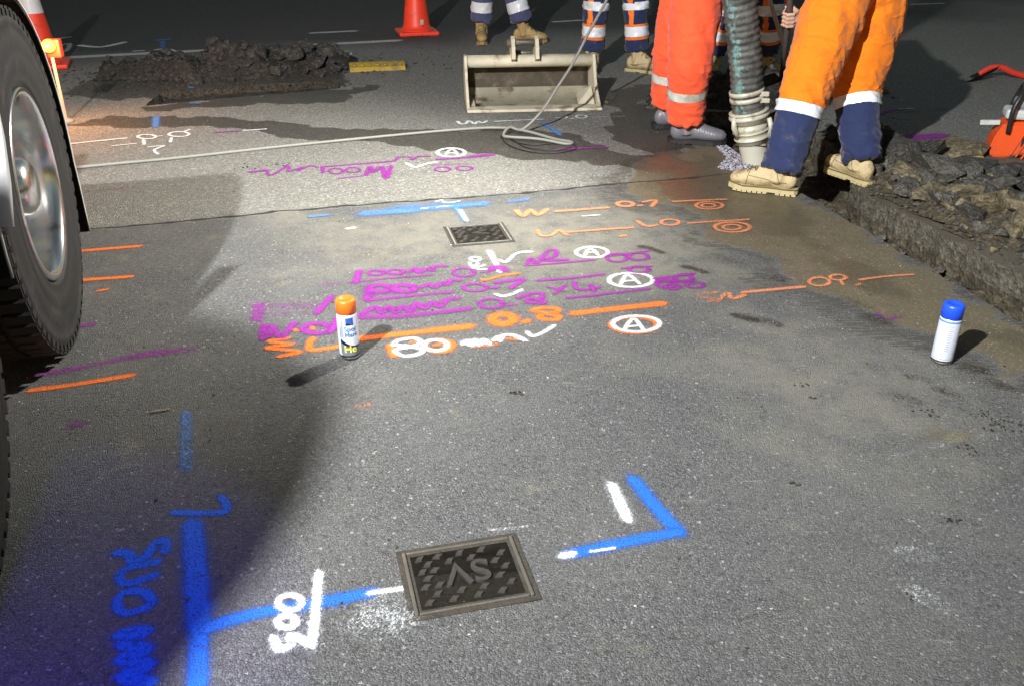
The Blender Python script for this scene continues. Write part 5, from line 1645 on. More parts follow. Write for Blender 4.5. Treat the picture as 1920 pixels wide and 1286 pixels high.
def person(label, legs, pelvis, chest, head, arms, zones, bands, mats, boots, leg_r, jacket, voxel=0.014, face=Vector((0, -1, 0)), group=None, helmet=(0.8, 0.8, 0.75), hands=None, stripes=False, hemz=None, sleeve_band=True):
    fixed = []
    for (hip, knee, ank), bt_ in zip(legs, boots):
        dv = Vector((bt_[1][0], bt_[1][1], 0)).normalized()
        hb_ = Vector(bt_[0])
        fixed.append((hip, knee, Vector((hb_.x + dv.x * 0.058, hb_.y + dv.y * 0.058, ank.z))))
    legs = fixed
    base = (legs[0][2] + legs[1][2]) / 2
    base.z = 0.0
    o = base.copy()
    t = empty('person', base, 0, label, 'person', group)
    lo = lambda v: Vector(v) - o
    # continuous body
    bm = bmesh.new()
    for hip, knee, ank in legs:
        chain(bm, [lo(pelvis), lo(hip), lo(hip.lerp(knee, 0.5)), lo(knee), lo(knee.lerp(ank, 0.35)), lo(ank), lo(ank) * 1.0 - Vector((0, 0, ank.z - 0.07))], [0.075, 0.075, 0.065, 0.050, 0.046, 0.034, 0.028], 12)
    nk = chest.lerp(head, 0.55)
    chain(bm, [lo(pelvis), lo(pelvis.lerp(chest, 0.5)), lo(chest), lo(nk), lo(head)], [(0.13, 0.09), (0.12, 0.085), (0.14, 0.09), 0.055, 0.06], 14)
    fc = face.normalized()
    sd = Vector((-fc.y, fc.x, 0)).normalized()
    hc = lo(head) + Vector((0, 0, 0.06))
    ellipsoid(bm, hc, (0.080, 0.080, 0.112))
    ellipsoid(bm, hc + fc * 0.03 - Vector((0, 0, 0.05)), (0.060, 0.060, 0.062))
    chain(bm, [hc + fc * 0.082 + Vector((0, 0, 0.012)), hc + fc * 0.100 - Vector((0, 0, 0.022))], [0.010, 0.014], 8)      # nose
    for s in (-1, 1):
        ellipsoid(bm, hc + sd * s * 0.082 - Vector((0, 0, 0.01)), (0.014, 0.014, 0.030))                                   # ears
    ellipsoid(bm, hc + fc * 0.084 - Vector((0, 0, 0.055)), (0.022, 0.022, 0.008))                                          # lips
    for i, (shd, elb, wri, hd) in enumerate(arms):
        chain(bm, [lo(chest), lo(shd), lo(shd.lerp(elb, 0.5)), lo(elb), lo(elb.lerp(wri, 0.4)), lo(wri)], [0.07, 0.055, 0.046, 0.038, 0.038, 0.026], 10)
        if hands and hands[i]:
            grip_hand(bm, lo(wri), lo(hands[i][0]), hands[i][1], hands[i][2])
        else:
            relaxed_hand(bm, lo(wri), hd, (lo(pelvis) - lo(wri)).normalized())
    vx = 0.0052 if hands else 0.010
    body = mesh_obj('body', remeshed(bm, vx, 2), M['skin'], t)
    # eyes as dark inlays
    for s in (-1, 1):
        bm = bmesh.new(); ellipsoid(bm, hc + fc * 0.072 + sd * s * 0.030 + Vector((0, 0, 0.012)), (0.013, 0.013, 0.008))
        mesh_obj('eye', bm, M['can_black'], t)
    # hard hat
    bm = bmesh.new()
    lathe(bm, [(0.135, 0.0), (0.118, 0.010), (0.112, 0.03), (0.105, 0.07), (0.08, 0.11), (0.04, 0.128), (0.0, 0.132)], 28, Matrix.Translation(hc + Vector((0, 0, 0.035))))
    mesh_obj('hard_hat', bm, M['helmet'], t, True)
    # trousers
    bm = bmesh.new()
    for hip, knee, ank in legs:
        down = (ank - knee).normalized()
        pts_ = [pelvis.lerp(hip, 0.6) + Vector((0, 0, 0.06)), hip, hip.lerp(knee, 0.35), hip.lerp(knee, 0.7), knee, knee.lerp(ank, 0.3), knee.lerp(ank, 0.6), knee.lerp(ank, 0.85), ank]
        rr = leg_r
        loft(bm, [lo(q) for q in pts_], [rr[0], rr[0], rr[1], rr[2], rr[3], rr[4], rr[5], rr[6], rr[7]], 18, Vector((0, 1, 0)))
    up = (chest - pelvis).normalized()
    loft(bm, [lo(pelvis - up * 0.09), lo(pelvis - up * 0.02), lo(pelvis + up * 0.10), lo(pelvis + up * 0.24)], [(leg_r[0] * 1.25, leg_r[0] * 1.0), (leg_r[0] * 1.55, leg_r[0] * 1.15), (leg_r[0] * 1.5, leg_r[0] * 1.12), (leg_r[0] * 1.35, leg_r[0] * 1.0)], 20, fc)
    me_ = remeshed(bm, voxel, 6)
    L2 = [tuple(lo(q) for q in lg) for lg in legs]
    seed = base.x * 7 + base.y * 3
    NR = norms(me_)
    for v in me_.vertices:
        c = v.co
        bst = min((leg_param(c, *lg) + (lg,) for lg in L2), key=lambda q: q[0])
        s_, q_, lg = bst[1], bst[2], bst[3]
        rdir = (c - q_)
        ph = math.atan2(rdir.y, rdir.x)
        ln = s_ * 0.42
        knee_w = math.exp(-((s_ - 1.05) / 0.22) ** 2)
        cuff_w = math.exp(-((s_ - 1.95) / 0.30) ** 2)
        thigh_w = math.exp(-((s_ - 0.3) / 0.45) ** 2)
        n1 = noise.noise(Vector((math.cos(ph) * 0.9, math.sin(ph) * 0.9, ln * 17 + 1.2 * math.sin(ph + seed) + seed)))
        n2 = noise.noise(Vector((c.x * 19 + c.z * 5, c.y * 19, c.z * 5 + seed)))
        n3 = noise.fractal(c * 11 + Vector((seed, 0, 0)), 0.8, 2.0, 3)
        rid = max(0.0, 1 - abs(n1) * 4.2)
        nd = noise.noise(Vector((c.x * 8 + c.z * 4.5, c.y * 8, c.z * 2.4 + seed)))
        rd2 = max(0.0, 1 - abs(nd) * 5.0)
        dsp = 0.012 * rid * (0.2 + knee_w * 0.8 + cuff_w * 1.1) + 0.007 * rd2 * (0.3 + thigh_w) + 0.008 * n2 * thigh_w + 0.004 * n3
        v.co = c + NR[v.index] * dsp
    for m_ in mats: me_.materials.append(m_)

    def sval(c, lg):
        hip, knee, ank = lg
        sh_ = ank - knee
        t2 = (c - knee).dot(sh_) / sh_.length_squared
        if t2 > 0: return 1 + t2
        th_ = knee - hip
        return min(1.0, (c - hip).dot(th_) / th_.length_squared)

    def own(c):
        return min((0, 1), key=lambda k_: leg_param(c, *L2[k_])[0])
    bm = bmesh.new(); bm.from_mesh(me_)
    cuts = sorted(set([q for z_ in zones for q in z_[:2] if 0.9 < q < 2.5] + [q for z_ in bands for q in z_[:2]]))
    for li in (0, 1):
        hip, knee, ank = L2[li]
        for q in cuts:
            q = max(q, 1.0)
            pc = knee + (ank - knee) * (q - 1)
            nr = (ank - knee).normalized()
            fs_ = [f for f in bm.faces if abs((f.calc_center_median() - pc).dot(nr)) < 0.05 and own(f.calc_center_median()) == li]
            geo = fs_ + list(set(e for f in fs_ for e in f.edges)) + list(set(v for f in fs_ for v in f.verts))
            bmesh.ops.bisect_plane(bm, geom=geo, plane_co=pc, plane_no=nr, dist=1e-5)
    bm.to_mesh(me_); bm.free()
    cent = [f.center.copy() for f in me_.polygons]
    prm = []
    mi_ = []
    for c in cent:
        li = own(c)
        sv = sval(c, L2[li])
        prm.append((sv, None, li))
        mi = 0
        for s0, s1, k_ in zones:
            if s0 <= sv < s1: mi = k_
        if stripes and sv < stripes[1]:
            q_ = leg_param(c, *L2[li])[2]
            rd = c - q_
            ph = math.atan2(rd.y, rd.x)
            if abs(abs(ph) - PI / 2 - stripes[0]) < 0.22: mi = len(mats) - 1
        mi_.append(mi)
    me_.polygons.foreach_set('material_index', mi_)
    tr = mesh_obj('trousers', me_, mats, t, True)
    # reflective bands, cloth strips sewn on the trousers
    nv_ = len(me_.vertices)
    co_ = np.empty(nv_ * 3, np.float32); me_.vertices.foreach_get('co', co_); co_ = co_.reshape(-1, 3)
    no_ = np.empty(nv_ * 3, np.float32); me_.vertices.foreach_get('normal', no_); no_ = no_.reshape(-1, 3)
    fv_ = [tuple(f.vertices) for f in me_.polygons]
    for s0, s1, mat in bands:
        for lg_i in range(2):
            fs_ = [i for i in range(len(fv_)) if s0 <= prm[i][0] < s1 and prm[i][2] == lg_i]
            if not fs_: continue
            ids = sorted(set(v for i in fs_ for v in fv_[i]))
            mp = {v: k_ for k_, v in enumerate(ids)}
            b2 = bpy.data.meshes.new('reflective_band')
            b2.from_pydata([tuple(co_[v] + no_[v] * 0.0035) for v in ids], [], [[mp[v] for v in fv_[i]] for i in fs_])
            mesh_obj('reflective_band', b2, mat, tr, True)
    # jacket
    bm = bmesh.new()
    loft(bm, [lo(pelvis + up * 0.06), lo(pelvis + up * 0.16), lo(pelvis.lerp(chest, 0.6)), lo(chest), lo(chest.lerp(nk, 0.55))], [(leg_r[0] * 1.72, leg_r[0] * 1.28), (leg_r[0] * 1.7, leg_r[0] * 1.25), (0.19, 0.135), (0.19, 0.14), (0.09, 0.08)], 20, fc)
    for shd, elb, wri, hd in arms:
        chain(bm, [lo(chest), lo(shd), lo(shd.lerp(elb, 0.5)), lo(elb), lo(elb.lerp(wri, 0.5)), lo(elb.lerp(wri, 0.93))], [0.10, 0.082, 0.070, 0.060, 0.054, 0.044], 12)
    me_ = remeshed(bm, 0.016, 4)
    NR = norms(me_)
    for v in me_.vertices:
        v.co += NR[v.index] * (0.010 * noise.fractal(v.co * 9, 0.8, 2, 3))
    mesh_obj('jacket', me_, jacket, t)
    bm = bmesh.new()
    a = pelvis.lerp(chest, 0.5)
    ring = loft(bm, [lo(a - up * 0.03), lo(a + up * 0.03)], [(0.215, 0.165)] * 2, 24, fc, cap=False)
    mesh_obj('jacket_band', bm, M['tape'], t)
    if hands:
        shd, elb, wri, hd = arms[0]
        bm = bmesh.new()
        chain(bm, [lo(elb.lerp(wri, -0.1)), lo(elb.lerp(wri, 0.35)), lo(elb.lerp(wri, 0.7)), lo(elb.lerp(wri, 1.0))], [0.076, 0.070, 0.062, 0.054], 14)
        me_ = remeshed(bm, 0.008, 3)
        NR = norms(me_)
        for v in me_.vertices:
            v.co += NR[v.index] * (0.006 * noise.fractal(v.co * 20, 0.8, 2, 3))
        sl_ = mesh_obj('sleeve', me_, M['navy'], t)
        bm = bmesh.new()
        loft(bm, [lo(elb.lerp(wri, 0.42)), lo(elb.lerp(wri, 0.62))], [0.079, 0.074], 20, cap=False)
        mesh_obj('sleeve_band', bm, M['tape'], sl_)
        # cargo pocket on the near thigh
        hip, knee, ank = L2[0]
        out_ = (Vector((-0.5, 0.0, 1.2)) - o - hip.lerp(knee, 0.6)).normalized()
        axd = (knee - hip).normalized()
        out_ = (out_ - axd * out_.dot(axd)).normalized()
        sd_ = axd.cross(out_).normalized()
        from mathutils.bvhtree import BVHTree
        bvh = BVHTree.FromPolygons([Vector(q.tolist()) for q in co_], fv_)
        for (s0_, s1_, wa), off, nm_ in (((0.52, 0.93, 40), 0.006, 'pocket'), ((0.50, 0.63, 43), 0.012, 'pocket_flap')):
            bm = bmesh.new(); rows = []
            for i in range(9):
                row = []
                for j in range(13):
                    an = R(-wa + 2 * wa * j / 12)
                    dr_ = out_ * math.cos(an) + sd_ * math.sin(an)
                    c_ = hip.lerp(knee, s0_ + (s1_ - s0_) * i / 8)
                    hit = bvh.ray_cast(c_ + dr_ * 0.5, -dr_)
                    ed = 0.3 if (i in (0, 8) or j in (0, 12)) else 1.0
                    row.append(bm.verts.new((hit[0] if hit[0] else c_ + dr_ * 0.13) + dr_ * off * ed))
                rows.append(row)
            for i in range(8):
                for j in range(12):
                    bm.faces.new((rows[i][j], rows[i][j + 1], rows[i + 1][j + 1], rows[i + 1][j])).smooth = True
            bmesh.ops.recalc_face_normals(bm, faces=bm.faces)
            if bm.faces and sum(f.normal.dot(out_) for f in bm.faces) < 0:
                bmesh.ops.reverse_faces(bm, faces=bm.faces)
            mesh_obj(nm_, bm, mats[0], tr, True)
    for hl, dr, kd, lm, sm_ in boots:
        boot(hl, dr, t, o, lm, sm_, kd)
    return t


M['helmet'] = simple('hard_hat_plastic', (0.75, 0.75, 0.72), 0.35, 0, 0.05, 6)
M['navy_jacket'] = cloth('navy_jacket', (0.018, 0.024, 0.06), amt=0.2)
V = Vector


def std_arms(chest, face, lift=0.0):
    sd = Vector((-face.y, face.x, 0)).normalized()
    out = []
    for s in (-1, 1):
        sh_ = chest + sd * s * 0.19 + V((0, 0, 0.06))
        el = sh_ + sd * s * 0.07 + V((0, 0, -0.29)) - face * 0.04
        wr = el + face * (0.12 + lift) + V((0, 0, -0.22 + lift)) - sd * s * 0.02
        out.append((sh_, el, wr, (wr - el)))
    return out


# worker bending over the trench, orange over navy
bt1 = G(1482, 366); bt2 = G(1624, 349)
legD1 = (GY(1568, 12, 4.56), GY(1508, 178, 4.36), GY(1468, 318, 4.30))
legD2 = (GY(1642, 8, 4.72), GY(1606, 168, 4.62), GY(1632, 296, 4.50))
pel = GY(1604, -20, 4.64)
che = pel + V((-0.26, 0.26, 0.33)); hea = che + V((-0.17, 0.18, 0.17))
barT, barB = GY(1488, -60, 5.02), GY(1466, 150, 5.30)
hb = GY(1478, 42, 5.10)
bar_dir = (barT - barB).normalized()
hb = barB + bar_dir * (hb - barB).dot(bar_dir)
wr1 = hb + V((0.085, 0.0, -0.02))
armD = [(che + V((0.12, 0.16, 0.02)), GY(1545, 30, 5.16), wr1, V((-1, 0, 0))), (che + V((-0.17, -0.12, 0.02)), che + V((-0.24, -0.02, -0.26)), che + V((-0.16, 0.18, -0.36)), V((0.2, 0.4, -0.5)))]
person('worker in orange over navy trousers and pale boots bending over the trench', [legD1, legD2], pel, che, hea, armD,
       [(0, 1.18, 0), (1.18, 3, 1)], [(1.13, 1.27, M['tape'])], [M['orange_cloth'], M['navy']],
       [((bt1.x, bt1.y, 0.002), (-0.88, 0.40), 'lace', M['boot_pale'], M['sole_pale']), ((bt2.x, bt2.y, 0.004), (-0.38, 0.92), 'lace', M['boot_pale'], M['sole_pale'])],
       [0.142, 0.142, 0.128, 0.112, 0.104, 0.097, 0.092, 0.088], M['orange_cloth'], 0.0105, V((-0.7, 0.7, -0.2)), 'workers standing round the trench', hands=[(hb, bar_dir, V((1, 0.1, 0))), None])
# sleeve of that arm is navy: a cuff with a pale band
# worker in red orange at the hose
c1, c2 = G(1262, 270), G(1232, 243)
legC1 = (GY(1310, -30, 5.22), GY(1292, 128, 5.14), GY(1281, 232, 5.12))
legC2 = (GY(1290, -30, 5.52), GY(1262, 100, 5.50), GY(1249, 196, 5.52))
pel = GY(1302, -70, 5.38); che = pel + V((0.08, -0.02, 0.42)); hea = che + V((0.05, 0, 0.25))
person('worker in red orange trousers and grey gumboots beside the suction hose', [legC1, legC2], pel, che, hea, std_arms(che, V((1, -0.2, 0)), 0.12),
       [(0, 3, 0)], [(1.36, 1.52, M['tape_dirty'])], [M['red_cloth']],
       [((c1.x, c1.y, 0.004), (0.98, -0.20), 'gum', M['gumboot'], M['black_rubber']), ((c2.x, c2.y, 0.004), (0.98, 0.1), 'gum', M['gumboot'], M['black_rubber'])],
       [0.140, 0.138, 0.130, 0.118, 0.112, 0.106, 0.103, 0.100], M['red_cloth'], 0.012, V((1, -0.2, 0)), 'workers standing round the trench')
# worker in slate trousers far behind
a1, a2 = G(897, 78), G(968, 80)
legA1 = (V((-0.26, 8.98, 0.92)), V((-0.27, 8.92, 0.50)), V((-0.285, 8.93, 0.19)))
legA2 = (V((-0.03, 8.98, 0.92)), V((0.0, 8.93, 0.50)), V((0.06, 8.95, 0.19)))
pel = V((-0.145, 9.0, 0.98)); che = pel + V((0, 0.0, 0.42)); hea = che + V((0, -0.03, 0.25))
person('worker in slate blue trousers and tan boots behind the digger bucket', [legA1, legA2], pel, che, hea, std_arms(che, V((0, -1, 0))),
       [(0, 3, 0)], [(1.42, 1.72, M['tape'])], [M['slate']],
       [((-0.29, 9.00, 0.004), (0.05, -1), 'lace', M['boot_tan'], M['sole_tan']), ((0.035, 8.90, 0.004), (1, -0.12), 'lace', M['boot_tan'], M['sole_tan'])],
       [0.125, 0.122, 0.110, 0.102, 0.098, 0.096, 0.096, 0.098], M['navy_jacket'], 0.014, V((0, -1, 0)), 'workers standing round the trench')


def trim_worker(label, x1, x2, y, b1, b2, boot_m, sole_m):
    legs = [(V((x1 + 0.06, y + 0.03, 0.92)), V((x1 + 0.01, y, 0.52)), V((x1, y + 0.02, 0.17))), (V((x2 - 0.08, y + 0.03, 0.92)), V((x2 - 0.03, y, 0.52)), V((x2, y + 0.02, 0.17)))]
    pel = V(((x1 + x2) / 2, y + 0.03, 0.98)); che = pel + V((0, 0, 0.42)); hea = che + V((0, -0.03, 0.25))
    return person(label, legs, pel, che, hea, std_arms(che, V((0.1, -1, 0)), 0.08), [(0, 1.42, 0), (1.42, 1.75, 1), (1.75, 3, 0)],
                  [(0.98, 1.12, M['tape']), (1.47, 1.68, M['tape'])], [M['navy'], M['hivis']],
                  [(b1[0], b1[1], 'lace', boot_m, sole_m), (b2[0], b2[1], 'lace', boot_m, sole_m)],
                  [0.115, 0.112, 0.104, 0.098, 0.092, 0.088, 0.090, 0.086], M['navy_jacket'], 0.013, V((0.1, -1, 0)), 'workers standing round the trench', stripes=(0.55, 1.45))


trim_worker('worker in navy trousers with orange trim behind the thin hose', 0.640, 0.985, 7.42, ((0.64, 7.50, 0.004), (-0.1, -1)), ((0.935, 7.44, 0.004), (0.85, -0.5)), M['boot_pale'], M['sole_pale'])
trim_worker('worker in navy trousers with orange trim half hidden behind the suction hose', 1.60, 1.98, 7.25, ((1.60, 7.40, 0.004), (-0.25, -1)), ((1.98, 7.40, 0.004), (0.3, -1)), M['boot_tan'], M['sole_tan'])

# shovel held by the bending worker, pale pole of another tool
bm = bmesh.new()
loft(bm, [barB, barB.lerp(barT, 0.5), barT, barT + bar_dir * 0.35], 0.0165, 12)
shv = mesh_obj('shovel', bm, M['steel_dark'])
tag(shv, 'dark steel shovel gripped by the bending worker, blade in the spoil', 'shovel')


def blade(bm, base, down, wide, normal, L_=0.28, W_=0.22):
    down = down.normalized(); wide = wide.normalized(); normal = normal.normalized()
    rows = []
    for i in range(9):
        t = i / 8
        hw = W_ / 2 * (1.0 if t < 0.55 else math.sqrt(max(0.0, 1 - ((t - 0.55) / 0.47) ** 2)))
        if t < 0.1: hw *= 0.8
        row = []
        for j in range(7):
            s = (j - 3) / 3
            row.append(bm.verts.new(base + down * L_ * t + wide * hw * s + normal * (0.035 * s * s - 0.02 + 0.02 * t)))
        rows.append(row)
    for i in range(8):
        for j in range(6):
            f = bm.faces.new((rows[i][j], rows[i][j + 1], rows[i + 1][j + 1], rows[i + 1][j])); f.smooth = True
    bmesh.ops.solidify(bm, geom=list(bm.faces), thickness=0.003)


bm = bmesh.new()
blade(bm, barB + V((0.0, -0.01, 0.02)), V((-0.75, -0.25, -0.28)), V((0.25, -1, 0.1)), V((-0.3, 0, 1)), 0.26, 0.2)
mesh_obj('blade', bm, M['chunk_grey'], shv)
bm = bmesh.new()
loft(bm, [GY(1425, -80, 5.7), GY(1443, 0, 5.7), GY(1462, 62, 5.7), GY(1480, 112, 5.72), GY(1488, 140, 5.75)], 0.013, 10)
rk = mesh_obj('rake_pole', bm, M['wood_pale'])
tag(rk, 'pale wooden tool pole leaning behind the shovel handle', 'tool')


# ------------------------------------------------------------------ spoil, rubble, stones
def hull_mesh(seed, flat=1.0, n=13):
    rnd = random.Random(seed)
    bm = bmesh.new()
    for i in range(n):
        v = V((rnd.gauss(0, 1), rnd.gauss(0, 1), rnd.gauss(0, 1))).normalized() * rnd.uniform(0.75, 1.0)
        bm.verts.new((v.x * 0.5 * rnd.uniform(0.85, 1.1), v.y * 0.5, v.z * 0.5 * flat))
    r = bmesh.ops.convex_hull(bm, input=list(bm.verts))
    dead = [g for g in r['geom_interior'] if isinstance(g, bmesh.types.BMVert)]
    bmesh.ops.delete(bm, geom=dead, context='VERTS')
    return bm


def rough_chunk(seed, flat):
    """broken asphalt: hull, cut up and roughened"""
    bm = hull_mesh(seed, flat, 15)
    bmesh.ops.subdivide_edges(bm, edges=list(bm.edges), cuts=1, use_grid_fill=True)
    bmesh.ops.triangulate(bm, faces=list(bm.faces))
    for v in bm.verts:
        v.co *= 1 + 0.07 * noise.fractal(v.co * 5.5 + V((seed, 0, 0)), 0.7, 2, 3)
    return bm


pool = {}
for key, mat in (('d', 'chunk_dark'), ('k', 'chunk_black'), ('g', 'chunk_grey'), ('b', 'chunk_brown'), ('y', 'chunk_yellow')):
    for i in range(5):
        bm = rough_chunk(hash((key, i)) % 1000 if False else ord(key) * 7 + i, 0.75 if key != 'g' else 0.55)
        m_ = bpy.data.meshes.new('chunk'); bm.to_mesh(m_); bm.free(); m_.materials.append(M[mat])
        pool[key, i] = m_


def chunk(parent, name, x, y, z, s, key, rnd, squash=1.0):
    o = bpy.data.objects.new(name, pool[key, rnd.randrange(5)])
    link(o, parent)
    o.location = V((x, y, z)) - parent.location
    o.scale = (s * rnd.uniform(0.8, 1.25), s * rnd.uniform(0.8, 1.2), s * squash * rnd.uniform(0.75, 1.1))
    o.rotation_euler = (rnd.uniform(-0.5, 0.5), rnd.uniform(-0.5, 0.5), rnd.uniform(0, 6.28))
    return o


def mound(cx, cy, ax_, a, b, h, seed, mat, parent, name='soil', sp=0.035):
    bm = bmesh.new()
    grid = {}
    nx, ny = int(a * 1.25 / sp), int(b * 1.25 / sp)
    ca, sa = math.cos(ax_), math.sin(ax_)
    for i in range(-nx, nx + 1):
        for j in range(-ny, ny + 1):
            u, v = i * sp, j * sp
            x, y = cx + u * ca - v * sa, cy + u * sa + v * ca
            q = noise.fractal(V((x * 3, y * 3, seed)), 0.8, 2, 4)
            e = (u / a) ** 2 + (v / b) ** 2 + q * 0.6
            z = h * max(0.0, 1 - e) ** 1.1
            n_ = noise.fractal(V((x * 13, y * 13, seed + 2)), 0.6, 2, 5)
            z = z + (0.035 * n_ + 0.012) * min(1, z / 0.05) if z > 0 else -0.02
            grid[i, j] = (x, y, z)
    vs = {}
    keys = list(grid)
    far_ = dict(zip(keys, sdist(np.array([grid[k_][:2] for k_ in keys]), trench_j)))
    for (i, j), q in grid.items():
        if far_[i, j] < 0.012: continue
        if far_[i, j] < 0.10 and q[2] > 0: q = (q[0], q[1], q[2] * max(0.05, (far_[i, j] - 0.012) / 0.088))
        quad = [(i + di, j + dj) for di in (-1, 0, 1) for dj in (-1, 0, 1)]
        if any(grid.get(k_, (0, 0, -1))[2] > 0 for k_ in quad):
            vs[i, j] = bm.verts.new(V(q) - parent.location)
    for (i, j) in vs:
        if all(k_ in vs for k_ in ((i + 1, j), (i, j + 1), (i + 1, j + 1))):
            bm.faces.new((vs[i, j], vs[i + 1, j], vs[i + 1, j + 1], vs[i, j + 1])).smooth = True
    hz_ = lambda x, y: 0
    return mesh_obj(name, bm, mat, parent)


def mound_h(x, y, cx, cy, ax_, a, b, h, seed):
    ca, sa = math.cos(ax_), math.sin(ax_)
    u = (x - cx) * ca + (y - cy) * sa; v = -(x - cx) * sa + (y - cy) * ca
    e = (u / a) ** 2 + (v / b) ** 2 + noise.fractal(V((x * 3, y * 3, seed)), 0.8, 2, 4) * 0.6
    return h * max(0.0, 1 - e) ** 1.1


def pebbles(name, spots, mat, label, parent=None, kind='stuff'):
    """many small angular stones joined as one"""
    bases = []
    for i in range(6):
        bm = hull_mesh(900 + i, 0.7, 9)
        bm.verts.ensure_lookup_table()
        bases.append(([v.co.copy() for v in bm.verts], [[v.index for v in f.verts] for f in bm.faces]))
        bm.verts.index_update(); bases[-1] = ([v.co.copy() for v in bm.verts], [[v.index for v in f.verts] for f in bm.faces]); bm.free()
    vv, ff = [], []
    for x, y, z, s in spots:
        vs_, fs_ = bases[random.randrange(6)]
        rm = Matrix.Rotation(random.uniform(0, 6.28), 3, 'Z')
        k0 = len(vv)
        sc_ = (s * random.uniform(0.7, 1.4), s * random.uniform(0.7, 1.2), s * random.uniform(0.6, 1.0))
        for c in vs_:
            q = rm @ V((c.x * sc_[0], c.y * sc_[1], c.z * sc_[2]))
            vv.append((x + q.x, y + q.y, z + q.z))
        ff += [[k0 + i for i in f] for f in fs_]
    m_ = bpy.data.meshes.new(name); m_.from_pydata(vv, [], ff)
    o = mesh_obj(name, m_, mat, parent)
    return tag(o, label, None, None, kind)


# dark heap at the left
hc_ = G(430, 140)
HP = (-2.20, 7.38, R(17), 1.00, 0.36, 0.17, 4.0)
heap = empty('spoil_heap', (-2.20, 7.38, 0), 0, 'long dark heap of broken asphalt and soil behind the shallow pit', 'spoil heap')
mound(*HP[:6], HP[6], M['soil_dark'], heap)
rnd = random.Random(5)
cnt = 0
while cnt < 230:
    u = rnd.uniform(-0.95, 1.12); v = rnd.gauss(0, 0.2)
    x = HP[0] + u * math.cos(HP[2]) - v * math.sin(HP[2]); y = HP[1] + u * math.sin(HP[2]) + v * math.cos(HP[2])
    h_ = mound_h(x, y, *HP)
    if h_ < 0.01 and rnd.random() < 0.8: continue
    big = rnd.random() < (0.45 if u > 0.0 else 0.15)
    s = rnd.uniform(0.10, 0.18) if big else rnd.uniform(0.04, 0.09)
    chunk(heap, 'asphalt_chunk', x, y, h_ + 0.01 + s * 0.1, s, 'k' if rnd.random() < 0.85 else 'd', rnd)
    cnt += 1
sp = []
for i in range(1500):
    u = rnd.gauss(0, 0.65); v = rnd.gauss(0, 0.34)
    x = HP[0] + u * math.cos(HP[2]) - v * math.sin(HP[2]); y = HP[1] + u * math.sin(HP[2]) + v * math.cos(HP[2])
    sp.append((x - HP[0], y - HP[1], mound_h(x, y, *HP) + 0.01, rnd.uniform(0.012, 0.035)))
pebbles('loose_crumbs', sp, M['chunk_dark'], None, heap)

# yellow ramp bit and timber block beside the heap
q = G(707, 131)
yb = empty('cable_ramp', (q.x, q.y, 0.005), R(12), 'short yellow plastic ramp strip lying right of the spoil heap', 'ramp')
bm = bmesh.new()
prof_ = [(-0.11, 0.0), (-0.09, 0.03), (-0.03, 0.055), (0.03, 0.055), (0.09, 0.03), (0.11, 0.0)]
va = [bm.verts.new((-0.22, y, z)) for y, z in prof_]; vb = [bm.verts.new((0.22, y, z)) for y, z in prof_]
bm.faces.new(va); bm.faces.new(list(reversed(vb)))
for i in range(len(prof_)):
    bm.faces.new((va[i], vb[i], vb[(i + 1) % len(prof_)], va[(i + 1) % len(prof_)]))
bmesh.ops.recalc_face_normals(bm, faces=bm.faces)
mesh_obj('ramp_body', bm, M['yellow'], yb)
for i in range(7):
    bm = bmesh.new(); box(bm, -0.18 + i * 0.06, -0.062, 0.046, 0.022, 0.055, 0.012, M=Matrix.Rotation(0, 4, 'X'), bev=0.003)
    mesh_obj('grip_rib', bm, M['yellow'], yb)
q = G(640, 122)
bm = bmesh.new(); box(bm, 0, 0, 0.05, 0.17, 0.12, 0.10, bev=0.006)
for v in bm.verts: v.co.x += 0.006 * noise.noise(v.co * 30)
tb_ = mesh_obj('timber_block', bm, M['timber']); tb_.location = (q.x, q.y, 0.004); tb_.rotation_euler = (0, 0, R(22))
tag(tb_, 'small grey timber block between heap and yellow strip', 'block')

# rubble on the right bank of the trench
rub_root = empty('rubble_pile', (2.15, 4.1, 0), 0, 'pile of broken asphalt slabs and brown clods along the right side of the trench', 'rubble')
RP = (2.22, 3.90, R(-68), 1.05, 0.42, 0.06, 12.0)
mound(*RP, M['soil_brown'], rub_root)
big = [(1720, 300, 0.34, 'g', .8), (1690, 325, 0.26, 'd', .9), (1790, 290, 0.34, 'b', .35), (1815, 330, 0.34, 'd', .55), (1760, 345, 0.26, 'g', .7), (1860, 325, 0.12, 'g', 1.), (1870, 350, 0.20, 'd', .8), (1905, 345, 0.18, 'd', .9), (1848, 420, 0.17, 'b', 1.0),
       (1890, 400, 0.16, 'd', 1.), (1810, 395, 0.22, 'b', .5), (1915, 410, 0.16, 'g', 1.), (1740, 380, 0.2, 'b', .4), (1900, 440, 0.09, 'd', 1.), (1930, 380, 0.2, 'd', .9), (1940, 460, 0.14, 'b', .8), (1870, 455, 0.07, 'g', 1.), (1700, 350, 0.16, 'b', .5),
       (1665, 300, 0.2, 'g', .7), (1895, 410, 0.07, 'y', 1.), (1830, 300, 0.06, 'y', 1.), (1845, 375, 0.16, 'g', .6), (1775, 415, 0.12, 'b', .6), (1960, 430, 0.2, 'g', .8), (1990, 500, 0.2, 'b', .7), (1660, 270, 0.14, 'd', .9)]
for px_, py_, s, k_, sq in big:
    s *= 1.25
    if py_ < 288: continue
    q = G(px_, py_)
    if inside((q.x, q.y), trench_j): continue
    chunk(rub_root, 'asphalt_chunk' if k_ in 'dg' else 'clay_clod', q.x, q.y, mound_h(q.x, q.y, *RP) * 0.8 + s * sq * 0.22, s, k_, rnd, sq)
cnt = 0
